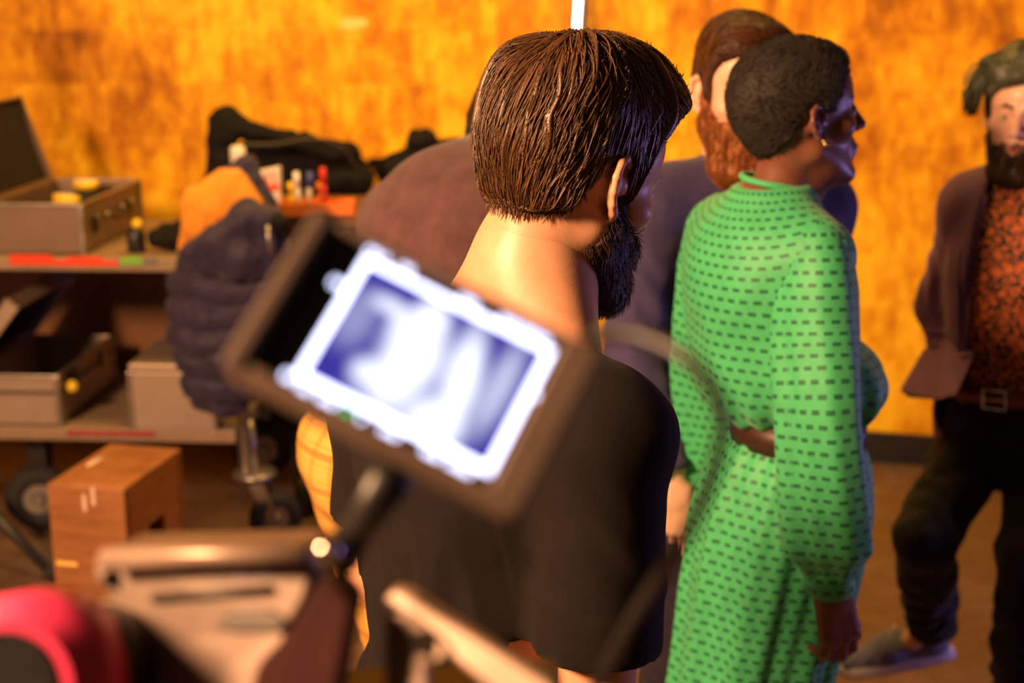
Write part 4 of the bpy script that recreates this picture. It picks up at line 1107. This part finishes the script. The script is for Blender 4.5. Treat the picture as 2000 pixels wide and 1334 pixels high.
F.ell(wz+np.array([0, 0, .085]), (.158, .140, .088), Rb, .06); F.cone(wz, wz+[0, 0, .04], .092, .11, .03)
F.keep(half(F, wz+[0, 0, .018], (0, 0, -1))); F.keep(half(F, top+[0, 0, .004], (0, -.10, 1.)))
F.cone(nk-[0, 0, .03], nk+[0, 0, .2], .048, .050, .004, cut=True)
V, Q = F.mesh(2); N = normals(V, Q); q_ = V-wz-((V[:, 2:]-wz[2])/(nk[2]-wz[2]))*((nk-wz)*[1, 1, 0])
an = np.arctan2(q_@shx, -(q_@shy)); rho = np.linalg.norm(q_[:, :2], axis=1); s_ = (V[:, 2]-wz[2])/(nk[2]-wz[2])
D = .006*np.exp(-((s_-.10)/.16)**2)*np.sin(an*14+1.2*np.sin(an*3))+.005*np.sin(an*6+s_*3+2*np.sin(an))*np.clip(1-s_*1.2, 0, 1)+.0035*fbm(V*np.array([14, 14, 6]), 3)
pat = np.stack([an*.14, V[:, 2]-rho*.55, 0*an], 1)
bod = mobj('bodice', V+N*D[:, None], Q, MAT['green_print'], wo.root, attrs={'pat': pat})
# collar band and yoke seam
tube('collar', [top+.0525*(shx*math.sin(a)+shy*math.cos(a))+np.array([0, 0, .006+.008*math.cos(a+2.5)]) for a in np.linspace(0, 2*math.pi, 40, endpoint=False)], .0055, MAT['green_print'], bod, 8, True)
T = [0, .06, .2, .36, .65, 1.0]; rows = [(.108, .092), (.140, .122), (.165, .142), (.165, .140), (.152, .128), (.155, .125)]
t = np.linspace(0, 1, 50); rr = smooth_rows(interp_rows(t, T, rows), 3); bot = np.array([pv[0]-.042, pv[1]-.085, .42])
cen = wz+(bot-wz)*t[:, None]
fo = lambda a, s_: (.018+.05*min(1, s_*1.4))*math.sin(a*9+1.1*math.sin(a*2+1)+s_*.8)+.02*math.sin(a*21+2*s_)
V, Q, pat = loft(cen, rr[:, :1]*shx, rr[:, 1:]*shy, 170, fo)
mobj('skirt', V, Q, MAT['green_print'], wo.root, attrs={'pat': pat})
V, Q, pat = loft([wz+np.array([0, 0, z_]) for z_ in (-.026, -.024, .024, .026)], [shx*q for q in (.108, .126, .126, .108)], [shy*q for q in (.092, .110, .110, .092)], 72)
mobj('belt', V, Q, MAT['dark_leather'], wo.root)
for sd in 'RL':
    a, b, c = J['sh'+sd]+np.array([0, 0, .004]), J['el'+sd], J['wr'+sd]
    path = catmull([a+np.array([0, 0, .052]), a*.5+b*.5, b, b*.45+c*.55, c], 14); m = len(path)
    tt = np.linspace(0, 1, m); rad = np.interp(tt, [0, .03, .09, .16, .3, .55, .78, .90, .955, 1.0], [.008, .042, .058, .066, .068, .066, .068, .066, .046, .036])
    tg = np.gradient(path, axis=0); tg /= np.linalg.norm(tg, axis=1)[:, None]
    e2 = np.array([unit(np.cross(g_, shx)) for g_ in tg]); e1 = np.cross(e2, tg)
    fo = lambda a_, s_: (.06+.14*s_)*math.sin(a_*4+1.4*math.sin(a_+1)+1.5*s_)+.05*s_*math.sin(a_*9+s_*5)
    V, Q, pat = loft(path, e1*rad[:, None], e2*rad[:, None], 80, fo)
    sl = mobj('sleeve', V, Q, MAT['green_print'], wo.root, attrs={'pat': pat})
    g_ = tg[-1]; V, Q, pat = loft([c+g_*q for q in (-.012, -.004, .026, .034)], [e1[-1]*q for q in (.030, .0385, .0385, .031)], [e2[-1]*q for q in (.030, .0385, .0385, .031)], 40)
    mobj('cuff', V, Q, MAT['green_print'], sl, attrs={'pat': pat})
Fh = None
for sx in (1,):
    Rh = headrot(14, -7, 0); ec = wo.at(1559, 232, 2.3); q = ec+.94*(Rh@np.array([.0845, .004, -.036])); q2 = ec+.94*(Rh@np.array([.087, .0, -.030]))
    mobj('earring', *sphere_geo(q, .0042), MAT['brass'], wo.root); mobj('earring', *sphere_geo(q2, .003), MAT['brass'], wo.root)
for sd in 'RL': shoe(wo, J['an'+sd]*[1, 1, 0]+np.array([0, -.03, .004]), (0, 1), 'dark_leather', 'black_plastic', s=.9)
wo.finish('skin_dark')

def jacket(P, J, mat, opening, hem=-.16, inf=.022, sleeve=(.066, .058, .046), h=.006, lap=None, disp=.004, cutx=0.0, collar=True):
    """shell jacket with open front; opening(zrel)->half width"""
    r, f, u = frame(J); C = (J['shR']+J['shL'])/2
    B = bounds([J['neck']+u*.05, J['shR'], J['shL'], J['elR'], J['elL'], J['wrR'], J['wrL'], J['pelvis']+u*(hem-.05)+f*.15, J['pelvis']-f*.15], .16)
    F = Field(*B, h); torso(F, J, inf)
    R = np.stack([r, f, u], 1)
    F.cone(J['pelvis']+u*.02, J['pelvis']+u*(hem-.05), .155+inf, .17+inf, .05, flat=(f, .78))
    G = Field(*B, h); torso(G, J, inf-.016); G.cone(J['pelvis']+u*.02, J['pelvis']+u*(hem-.2), .139+inf, .154+inf, .05, flat=(f, .78))
    body = np.maximum(F.d, -G.d); F.d = body
    x, y, z = F.grid()
    X = (x-C[0])*r[0]+(y-C[1])*r[1]+(z-C[2])*r[2]-cutx; Yf = (x-C[0])*f[0]+(y-C[1])*f[1]+(z-C[2])*f[2]; Z = (x-C[0])*u[0]+(y-C[1])*u[1]+(z-C[2])*u[2]
    ow = opening(Z)
    F.d = smax(F.d, -np.maximum(np.abs(X)-ow, .0-Yf), .006).astype(np.float32)
    F.d = smax(F.d, -np.maximum(np.sqrt(X*X+(Yf-.02)**2)-.066, -(Z-.02)), .005).astype(np.float32)
    F.d = smax(F.d, (-Z+((J['pelvis']-C)@u+hem)), .004).astype(np.float32)
    for sd in 'RL':
        F.cone(J['sh'+sd]-u*.006, J['el'+sd], sleeve[0], sleeve[1], .03); e_ = J['wr'+sd]
        F.cone(J['el'+sd], e_+unit(e_-J['el'+sd])*.03, sleeve[1], sleeve[2], .015)
        cut_end(F, J['el'+sd], e_, .09); hollow(F, J['el'+sd], e_, sleeve[2]-.010, .04)
    V, Q = F.mesh(2); N = normals(V, Q)
    D = disp*fbm(V*np.array([12, 12, 6]), 3)
    for i, sd in enumerate('RL'):
        for a_, b_, am in ((J['sh'+sd], J['el'+sd], .8), (J['el'+sd], J['wr'+sd], .9)):
            ax = unit(b_-a_); tt = (V-a_)@ax; near = np.linalg.norm(V-a_-tt[:, None]*ax, axis=1) < .075
            D = D+near*(tt > .05)*(tt < np.linalg.norm(b_-a_))*folds(V, Q, a_, b_, disp*am, 15, 1.6, i*2)
    jk_ = mobj('jacket', V+N*D[:, None], Q, MAT[mat], P.root)
    if lap:
        for s_ in (1, -1):
            pts = [C+r*(cutx+s_*a_)+f*b_+u*c_ for a_, b_, c_ in lap]
            prism('lapel', pts, MAT[mat], jk_, .002, tuple(f*.008), smooth=False)
    if collar:
        cpts = [C+r*(cutx+.064*math.sin(a))+f*(.010+.062*math.cos(a)*1.0)+u*(.070-.026*max(0, math.cos(a))) for a in np.linspace(1.0, 2*math.pi-1.0, 20)]
        V2, Q2 = tube_geo(cpts, .012, 10); V2 = V2.copy()
        mobj('jacket_collar', V2, Q2, MAT[mat], jk_)
    return jk_
def shirt(P, J, mat, inf=.006, h=.007, low=-.1, disp=.003, collar=True):
    r, f, u = frame(J); C = (J['shR']+J['shL'])/2
    F = Field(*bounds([J['neck']+u*.05, J['shR'], J['shL'], J['pelvis']-u*.1], .17), h); torso(F, J, inf)
    F.keep(half(F, J['pelvis']+u*low, -u)); F.cone(J['neck']-u*.005, J['neck']+u*.2, .054, .058, .006, cut=True)
    V, Q = F.mesh(2); N = normals(V, Q); s_ = mobj('shirt', V+N*(disp*fbm(V*15, 3))[:, None], Q, MAT[mat], P.root)
    if collar:
        n0 = J['neck']+f*.012
        for sg in (1, -1):
            V2 = []; Q2 = []
            ang = np.linspace(.12, math.pi, 16)
            for i, a in enumerate(ang):
                rad = .057+.004*math.cos(a); c_ = n0+r*sg*rad*math.sin(a)+f*rad*1.05*math.cos(a)
                drop = .045 if i < 3 else .034
                V2 += [c_+u*(.030-.022*max(0, math.cos(a))), c_+(r*sg*math.sin(a)+f*math.cos(a))*.012+u*(.030-.022*max(0, math.cos(a))-drop)]
            for i in range(15): Q2.append((2*i, 2*i+1, 2*i+3, 2*i+2))
            o = mobj('collar', V2, Q2, MAT[mat], s_); md = o.modifiers.new('thick', 'SOLIDIFY'); md.thickness = .003
    return s_

# ---------------- bearded man in the navy suit behind the woman
m2 = Person('man with ginger beard in navy suit, behind the woman', (.44, 2.74), 155)
J = JJ(neck=m2.at(1432, 352, 2.71), shR=m2.at(1268, 405, 2.64), shL=m2.at(1592, 400, 2.80), pelvis=m2.L((.44, 2.76, .96)), elR=m2.at(1238, 690, 2.60), elL=m2.at(1620, 700, 2.84), wrR=m2.at(1306, 925, 2.50), wrL=m2.at(1590, 930, 2.80),
       hipR=(.09, 0, .90), hipL=(-.09, 0, .90), knR=(.12, .03, .49), knL=(-.10, .02, .49), anR=(.13, -.02, .10), anL=(-.10, -.02, .10))
bare_limbs(m2, J, h=.007)
wv = m2.R.T
make_hand(m2, J['wrR']+wv@np.array([.012, 0, -.025]), wv@np.array([.10, 0, -1.]), wv@np.array([1., -.1, .0]), curls=[(.05, .12, .1), (.30, .45, .3), (.8, .9, .5), (.9, .9, .6)], side='R', thumb=(.42, .9, .1), s=1.02, fore=J['elR'])
make_hand(m2, J['wrL']+np.array([0, .0, -.02]), (0, .1, -1), (0, 1, 0), side='L', fore=J['elL'])
def hair2(x, y, z):
    zl = np.interp(y, [-.16, -.075, -.045, -.022, .006, .012, .034, .042, .060, .080, .11], [-.05, -.05, -.035, .018, .028, -.010, -.014, .035, .066, .084, .092]).astype(np.float32)
    top = np.clip((z-.05)/.08, 0, 1)
    return .008+.016*top+.010*np.exp(-(((y-.07)/.04)**2+((z-.10)/.04)**2))+0*x, (zl-z)*.75+0*x
make_head(m2, m2.at(1445, 185, 2.68), headrot(13, 4, -3), J['neck']-np.array([0, 0, .04]), 'skin_light', h=.002, hair=hair2, beard=beard_fn(.010, .030, low=-.165), hairmat_='hair_auburn', beardmat='beard_ginger', strands=4500, bstrands=3000, sr=.0008, step=.007,
          flow=lambda p: np.stack([-.75+0*p[:, 0], .35+0*p[:, 0], .15-1.2*np.clip(.08-p[:, 2], 0, .1)*10], 1), browmat='hair_auburn', smile=1, seed=6)
shirt(m2, J, 'pale_shirt')
jacket(m2, J, 'navy_suit', lambda Z: np.interp(Z, [-.6, -.42, -.26, .03, .2], [.06, .02, .006, .062, .08]).astype(np.float32),
       lap=[(.050, .085, .030), (.088, .095, -.005), (.062, .110, -.030), (.098, .118, -.040), (.020, .152, -.25), (.008, .150, -.25), (.048, .115, -.06)])
trousers(m2, J, 'navy_trouser')
for sd in 'RL': shoe(m2, J['an'+sd]*[1, 1, 0]+np.array([0, -.02, .004]), (.1 if sd == 'R' else -.1, 1), 'dark_leather', 'black_plastic')
m2.finish('skin_light')

# ---------------- smiling man at the right, hand in pocket
m3 = Person('smiling man with green-tinted hair and orange floral shirt', (1.13, 3.22), 200)
J = JJ(neck=m3.at(1992, 362, 3.21), shR=m3.at(1903, 402, 3.25), shL=m3.at(2110, 400, 3.10), pelvis=m3.at(1985, 815, 3.20), elR=m3.at(1836, 600, 3.32), elL=m3.at(2150, 640, 3.12), wrR=m3.at(1882, 748, 3.22), wrL=m3.at(2130, 800, 2.95),
       knR=m3.at(1805, 1050, 3.07), knL=m3.at(2010, 1075, 3.02), anR=m3.at(1822, 1212, 3.36), anL=m3.at(1990, 1375, 3.10))
r_, f_, u_ = frame(J); J['hipR'] = J['pelvis']+r_*.085-u_*.06; J['hipL'] = J['pelvis']-r_*.085-u_*.06
J['ftR'] = np.array(m3.at(1740, 1290, 3.46))-J['anR']; J['ftR'] *= .10/np.linalg.norm(J['ftR'])
bare_limbs(m3, J, h=.007)
make_hand(m3, J['wrR'], J['hipR']+f_*.02-u_*.05-J['wrR'], f_, side='R', fore=J['elR'], s=.95)
make_hand(m3, J['wrL'], (0, .3, -1), (0, 1, 0), side='L', fore=J['elL'])
def hair3(x, y, z):
    zl = np.interp(y, [-.16, -.075, -.045, -.022, .006, .012, .034, .042, .058, .078, .11], [-.05, -.05, -.035, .018, .028, .0, -.004, .035, .062, .080, .088]).astype(np.float32)
    top = np.clip((z-.04)/.08, 0, 1)
    sweep = .30*x*np.clip((y-.03)/.03, 0, 1)
    return .009+.020*top+.010*np.clip(x/.07, 0, 1)*top+.012*np.exp(-(((y-.07)/.04)**2+((z-.11)/.04)**2))+.006*np.sin(60*x+25*y)*top, (zl-sweep-z)*.75
hc3 = m3.at(2003, 226, 3.20); hr3 = headrot(8, 2, -3)
toP3 = make_head(m3, hc3, hr3, J['neck']-np.array([0, 0, .04]), 'skin_light', h=.0019, hair=hair3, beard=beard_fn(.004, .018, top=-.050, low=-.150, cheek=-.018), hairmat_='hair_green', beardmat='beard_brown', strands=4500, bstrands=3000, sr=.0009, step=.008,
          flow=lambda p: np.stack([.9+0*p[:, 0], .15+0*p[:, 0], .1-1.3*np.clip(p[:, 0]-.03, 0, .1)*9], 1), browmat='beard_brown', smile=1, seed=8, hdisp=.007)
V, Q = [], []
rng = np.random.RandomState(2); parts = []
for i in range(420):
    o1 = rng.normal(0, .0075, 3); o2 = o1*.7+rng.normal(0, .005, 3)
    pth = catmull(np.array([(.045, .045, .112), (.082, .060, .100), (.104, .072, .062), (.106, .078, .012)])+np.array([o1*.6, o1, o1*.6+o2*.5, o2]), 4)
    v, q = tube_geo(pth, np.linspace(.0016, .0006, len(pth)), 4); q = [a for a in q if len(a) == 4]; parts.append((v, np.array(q)))
V, Q = join(parts); mobj('hair_lock', toP3(V), Q, MAT['hair_green'], m3.root, attrs={'shade': np.clip(.5+.4*fbm(V*60, 2), 0, 1)})
shirt(m3, J, 'floral_shirt', .010, low=.055)
jacket(m3, J, 'plum_jacket', lambda Z: np.interp(Z, [-.62, -.50, -.38, -.10, .03, .2], [.18, .14, .105, .075, .062, .07]).astype(np.float32), hem=-.10, inf=.026,
       lap=[(.055, .075, .035), (.098, .085, .0), (.104, .115, -.10), (.108, .120, -.22), (.105, .125, -.32), (.085, .125, -.32), (.066, .110, -.08)])
# jacket skirt pushed back by the forearm
fw = [m3.at(1905, 690, 3.12), m3.at(1868, 770, 3.02), m3.at(1830, 782, 3.12), m3.at(1775, 778, 3.26), m3.at(1757, 764, 3.30), m3.at(1800, 690, 3.30), m3.at(1850, 640, 3.24)]
prism('jacket_skirt', fw, MAT['plum_jacket'], m3.root, .004, (0, -.03, .0))
trousers(m3, J, 'black_trouser', .010, cuffs=.075, r=(.086, .058, .054))
belt(m3, J, 'brown_leather', True, .022, .078)
hl = m3.at(1832, 1274, 3.42); tdir = m3.at(1668, 1330, 3.48)-hl
shoe(m3, hl+np.array([0, 0, -.02]), tdir, 'blue_knit', 'shoe_sole', -.33, 1.08)
shoe(m3, J['anL']*[1, 1, 0]+np.array([0, -.02, .004]), m3.L(m3.o+np.array([-.5, -.85, 0])), 'blue_knit', 'shoe_sole')
m3.finish('skin_light')

# ---------------- stooping man with the brown sweater
m4 = Person('stooping man in brown sweater and yellow plaid trousers', (-.22, 2.52), 35)
J = JJ(neck=m4.at(965, 322, 2.74), shR=m4.at(1070, 420, 2.57), shL=m4.at(790, 445, 2.74), pelvis=m4.at(768, 850, 2.54), elR=m4.at(1040, 650, 2.85), elL=m4.at(810, 650, 3.0), wrR=m4.at(1000, 610, 3.08), wrL=m4.at(900, 640, 3.2))
r_, f_, u_ = frame(J); J['hipR'] = J['pelvis']+r_*.09-u_*.06; J['hipL'] = J['pelvis']-r_*.09-u_*.04
J['knL'] = m4.at(812, 1334, 2.56); J['knR'] = m4.at(960, 1334, 2.45); J['anL'] = np.array([-.10, -.02, .10]); J['anR'] = np.array([.16, -.02, .10])
bare_limbs(m4, J, h=.008)
for sd in 'RL': make_hand(m4, J['wr'+sd], J['wr'+sd]-J['el'+sd], (0, 0, 1), side=sd, fore=J['el'+sd])
make_head(m4, m4.at(995, 290, 2.86), headrot(-5, 38, 0), J['neck']-np.array([0, 0, .03]), 'skin_fair', h=.0026, hair=hair2, hairmat_='hair_dark', strands=2000, sr=.001)
F = Field(*bounds([J['neck'], J['shR'], J['shL'], J['elR'], J['elL'], J['wrR'], J['wrL'], J['pelvis']-np.array([0, 0, .05])], .2), .008)
torso(F, J, .028, k=.07); r_, f_, u_ = frame(J)
F.ell((J['shR']+J['shL'])/2-f_*.055-u_*.04, (.17, .10, .17), np.stack([r_, f_, u_], 1), .06)
for sd in 'RL': F.cone(J['sh'+sd], J['el'+sd], .078, .062, .04); F.cone(J['el'+sd], J['wr'+sd], .062, .046, .03)
F.keep(half(F, J['pelvis']-u_*.005, -u_)); F.cone(J['neck'], m4.at(995, 290, 2.86), .056, .058, .006, cut=True)
V, Q = F.mesh(2); m4.part('sweater', V, Q, 'brown_knit', .006, (7, 7, 5))
trousers(m4, J, 'yellow_plaid', .014, attrs=True, hipw=.84)
for sd in 'RL': shoe(m4, J['an'+sd]*[1, 1, 0]+np.array([0, -.02, .004]), (.1, 1), 'dark_leather', 'black_plastic')
m4.finish('skin_fair')

# ------------------------------------------------------------------ foreground: cinema camera with monitor
plain('rig_metal', (.17, .115, .09), .45, .3)
plain('rig_maroon', (.030, .008, .008), .8, Specular_IOR_Level=.1)
plain('rig_dark', (.035, .024, .02), .5, .2)
plain('monitor_shell', (.17, .12, .095), .5)
plain('magenta_rubber', (.85, .045, .16), .45, Specular_IOR_Level=.6)
plain('rig_rail', (.30, .21, .165), .4, .3)
mr = Matrix(((.892, -.116, .437), (-.163, .819, .55), (-.422, -.562, .711)))
q_ = mr.to_quaternion(); q_.normalize()
mon = thing('camera_monitor', 'small lit monitor tilted on the blurred foreground camera', 'monitor', (-.0354, .5, 1.7185))
mon.rotation_mode = 'QUATERNION'; mon.rotation_quaternion = q_
MW, MH = .1186, .0690
box('shell', (0, .0095, 0), (MW, .018, MH), MAT['monitor_shell'], mon, .004)
for c_, s_ in (((-MW/2+.0035, -.002, 0), (.007, .007, MH)), ((MW/2-.007, -.002, 0), (.014, .007, MH)), ((0, -.002, MH/2-.002), (MW-.021, .007, .004)), ((0, -.002, -MH/2+.002), (MW-.021, .007, .004))):
    box('bezel', c_, s_, MAT['monitor_shell'], mon, .0015)
# the picture on the screen: a colour grid on the panel
def screen_mesh():
    x0, x1, z0, z1 = -MW/2+.008, MW/2-.014, -MH/2+.0035, MH/2-.0035
    nx, nz = 300, 186
    gx, gz = np.meshgrid(np.linspace(x0, x1, nx), np.linspace(z0, z1, nz)); C = np.zeros((nz, nx, 3))
    def put(mask, col): C[:] = C*(1-mask[..., None])+np.array(col)*mask[..., None]
    fx0, fx1, fz0, fz1 = -.0335, .0425, -.0250, .0262
    inside = ((gx > fx0) & (gx < fx1) & (gz > fz0) & (gz < fz1)).astype(float)
    put(inside, (.045, .035, .36))
    def blob2(cx, cz, rx, rz, v=1.0, ang=0, soft=.7):
        c, s = math.cos(ang), math.sin(ang); dx, dz = gx-cx, gz-cz
        d = np.sqrt(((dx*c+dz*s)/rx)**2+((-dx*s+dz*c)/rz)**2); put(np.clip((1+soft-d)/soft/1.5, 0, 1)*inside*v, (1.25, 1.3, 1.5))
    # figures seen on the monitor: head, torso, second figure, blurred lights
    blob2(-.002, .016, .0055, .006); blob2(-.001, .0, .009, .013); blob2(-.004, -.013, .007, .006, .9)
    blob2(.019, .0, .0050, .017, 1, .18); blob2(.017, -.018, .008, .007); blob2(-.017, .014, .006, .0025, .8); blob2(-.014, -.013, .004, .004, .8); blob2(-.011, .009, .003, .005, .7)
    blob2(.032, .004, .004, .016, .45); blob2(-.026, .004, .006, .010, .22); blob2(.006, -.022, .016, .004, .4)
    lw = .0011
    fr = (((np.abs(gx-fx0) < lw) | (np.abs(gx-fx1) < lw)) & (gz > fz0-lw) & (gz < fz1+lw)) | (((np.abs(gz-fz0) < lw) | (np.abs(gz-fz1) < lw)) & (gx > fx0-lw) & (gx < fx1+lw))
    put(fr.astype(float), (3.4, 3.5, 5.0))
    # small read-outs around the frame
    rng = np.random.RandomState(5)
    def mark(cx, cz, n=2, col=(3.4, 3.5, 5.0), wd=.0011):
        m = np.zeros_like(gx)
        for i in range(n):
            xx = cx+(i-(n-1)/2)*.0024; m = np.maximum(m, ((np.abs(gx-xx) < wd*.8) & (np.abs(gz-cz) < .0013)).astype(float))
        put(m, col)
    for cx, cz, n in ((-.033, .0295, 2), (-.028, .0292, 1), (-.019, .0295, 2), (.007, .0290, 3), (.024, .0290, 3), (.0315, .029, 3), (.038, .029, 2), (-.0385, .0125, 2), (-.036, -.0275, 2), (-.029, -.0285, 2), (-.020, -.0288, 3), (-.006, -.0288, 1), (.005, -.0288, 3), (.022, -.0285, 3), (.033, -.0285, 4), (.0447, .008, 1)):
        mark(cx, cz, n)
    mark(-.0115, -.0288, 2, (.0, 1.3, .4))
    V = np.stack([gx.ravel(), np.full(gx.size, -.0012), gz.ravel()], 1); i = np.arange(nx*nz).reshape(nz, nx)
    Q = np.stack([i[:-1, :-1], i[:-1, 1:], i[1:, 1:], i[1:, :-1]], -1).reshape(-1, 4)
    return V, Q, C.reshape(-1, 3)
t = NT('screen_picture'); a_ = t.n('ShaderNodeAttribute', attribute_name='screen')
t.l(a_.outputs['Color'], t.b.inputs['Emission Color']); t.set((.003, .003, .004), .25, 0, Emission_Strength=1.0)
V, Q, C = screen_mesh(); scr = mobj('screen', V, Q, MAT['screen_picture'], mon, smooth=False, attrs={'screen': C})
# camera body, handle and lens, lower left
def S(px, py, Y): return tuple(at(px, py, Y))
rig = thing('cinema_camera', 'blurred tan metal cinema camera at the lower left foreground', 'camera', tuple(at(420, 1330, .66)))
_c0 = at(400, 1200, .60)
def S(px, py, Y):
    p = at(px, py, Y); return tuple(at(px, py, Y-.55*(p[0]-_c0[0])+.45*(p[2]-_c0[2])))
parts = []
YB = .60
parts.append(prism('body', [S(x, y, YB) for x, y in ((182, 1098), (205, 1070), (590, 1064), (618, 1090), (596, 1170), (560, 1230), (560, 1420), (300, 1420), (292, 1262), (236, 1192), (182, 1130))], MAT['rig_metal'], None, .003, (0, .07, -.02)))
parts.append(tube('top_rail', [S(205, 1092, YB-.012), S(400, 1086, YB-.012), S(600, 1086, YB-.012)], .0052, MAT['rig_rail'], None, 14))
parts.append(tube('groove', [S(300, 1168, YB-.002), S(420, 1160, YB-.002), S(530, 1152, YB-.002)], .0024, MAT['rig_dark'], None, 8))
parts.append(prism('dark_recess', [S(x, y, YB-.003) for x, y in ((415, 1225), (450, 1200), (530, 1192), (560, 1215), (540, 1235), (460, 1236))], MAT['rig_dark'], None, .001, (0, .01, 0)))
parts.append(prism('grip', [S(x, y, YB-.02) for x, y in ((560, 1240), (610, 1150), (650, 1140), (690, 1180), (660, 1340), (640, 1430), (470, 1430), (500, 1300))], MAT['rig_maroon'], None, .004, (0, .05, -.015)))
parts.append(cyl('screw', S(218, 1131, YB-.004), S(218, 1131, YB-.0015), .0042, MAT['rig_dark'], None, n=16))
plain('mark_blue', (.30, .28, .46), .5); plain('mark_red', (.55, .10, .09), .5)
for i, (x, m_) in enumerate(((315, 'mark_blue'), (375, 'mark_red'), (428, 'mark_blue'), (470, 'mark_blue'), (510, 'mark_blue'))):
    parts.append(prism('badge_mark', [S(x-13, 1112, YB-.0012), S(x+13, 1110, YB-.0012), S(x+17, 1130, YB-.0012), S(x-9, 1134, YB-.0012)], MAT[m_], None, 0, (0, .0015, 0)))
parts.append(cyl('lens_mount', S(255, 1290, YB+.02), S(205, 1298, YB+.0), .030, MAT['rig_rail'], None, n=40, bevel=.003))
parts.append(cyl('lens_barrel', S(215, 1297, YB+.0), S(120, 1312, YB-.04), .0285, MAT['rig_dark'], None, n=40, bevel=.003))
parts.append(cyl('focus_ring', S(118, 1312, YB-.02), S(10, 1350, YB-.085), .0400, MAT['magenta_rubber'], None, n=48, bevel=.010))
parts.append(cyl('front_ring', S(12, 1349, YB-.083), S(4, 1352, YB-.088), .0255, MAT['black_foam'], None, n=40, bevel=.004))
def S(px, py, Y): return tuple(at(px, py, Y))
# ball-head arm up to the monitor
parts.append(tube('monitor_arm', [S(665, 1085, .565), S(715, 1010, .545), S(768, 930, .525)], [.0095, .0075, .0085], MAT['black_plastic'], None, 16))
parts.append(mobj('arm_ball', *sphere_geo(np.array(S(652, 1078, .55)), .0085), MAT['black_plastic']))
parts.append(mobj('arm_knob', *sphere_geo(np.array(S(640, 1075, .535)), .0052), MAT['chrome']))
_c0 = at(850, 1280, .58)
def S(px, py, Y):
    p = at(px, py, Y); return tuple(at(px, py, Y-.55*(p[0]-_c0[0])+.45*(p[2]-_c0[2])))
# bracket to the right
parts.append(prism('bracket_bar', [S(x, y, .545) for x, y in ((748, 1172), (775, 1150), (810, 1162), (1075, 1334), (1100, 1400), (1020, 1400))], MAT['rig_rail'], None, .002, (0, .016, -.004)))
parts.append(prism('bracket_plate', [S(x, y, .540) for x, y in ((752, 1205), (800, 1195), (880, 1262), (868, 1290), (830, 1300), (835, 1420), (750, 1420))], MAT['rig_rail'], None, .002, (0, .01, -.003)))
parts.append(cyl('bracket_hole', S(830, 1255, .536), S(830, 1255, .539), .0055, MAT['rig_dark'], None, n=20))
parts.append(prism('base_plate', [S(x, y, .60) for x, y in ((300, 1415), (1100, 1390), (1120, 1470), (300, 1470))], MAT['rig_dark'], None, .002, (0, .09, -.02)))
loc_children(rig, parts)
def S(px, py, Y): return tuple(at(px, py, Y))
# cable looping from the monitor
cb = tube('monitor_cable', [S(1150, 655, .52), S(1240, 655, .50), S(1340, 700, .48), S(1405, 790, .47), S(1400, 900, .47), S(1330, 1060, .49), S(1230, 1220, .52), S(1120, 1430, .58)], .0030, MAT['black_plastic'], None, 10, sub=8)
tag(cb, 'thin black blurred cable looping right from the monitor', 'cable')
# tripod carrying the camera
tz = at(420, 1440, .64); tp = thing('tripod', 'black tripod under the foreground camera', 'tripod', (float(tz[0])+.06, .66, 0))
zt = float(at(700, 1470, .64)[2])-.012
lathe('head', [(0, 0), (.035, 0), (.04, .02), (.03, .05), (.05, .065), (.05, .078), (0, .078)], MAT['black_plastic'], tp, 24, (0, 0, zt-.08))
cyl('column', (0, 0, .75), (0, 0, zt-.08), .02, MAT['black_plastic'], tp)
for k_ in range(3):
    a = k_*2.094+.6; tube('leg', [(0, 0, zt-.12), (.32*math.cos(a), .32*math.sin(a), .015)], .014, MAT['black_plastic'], tp, 10)
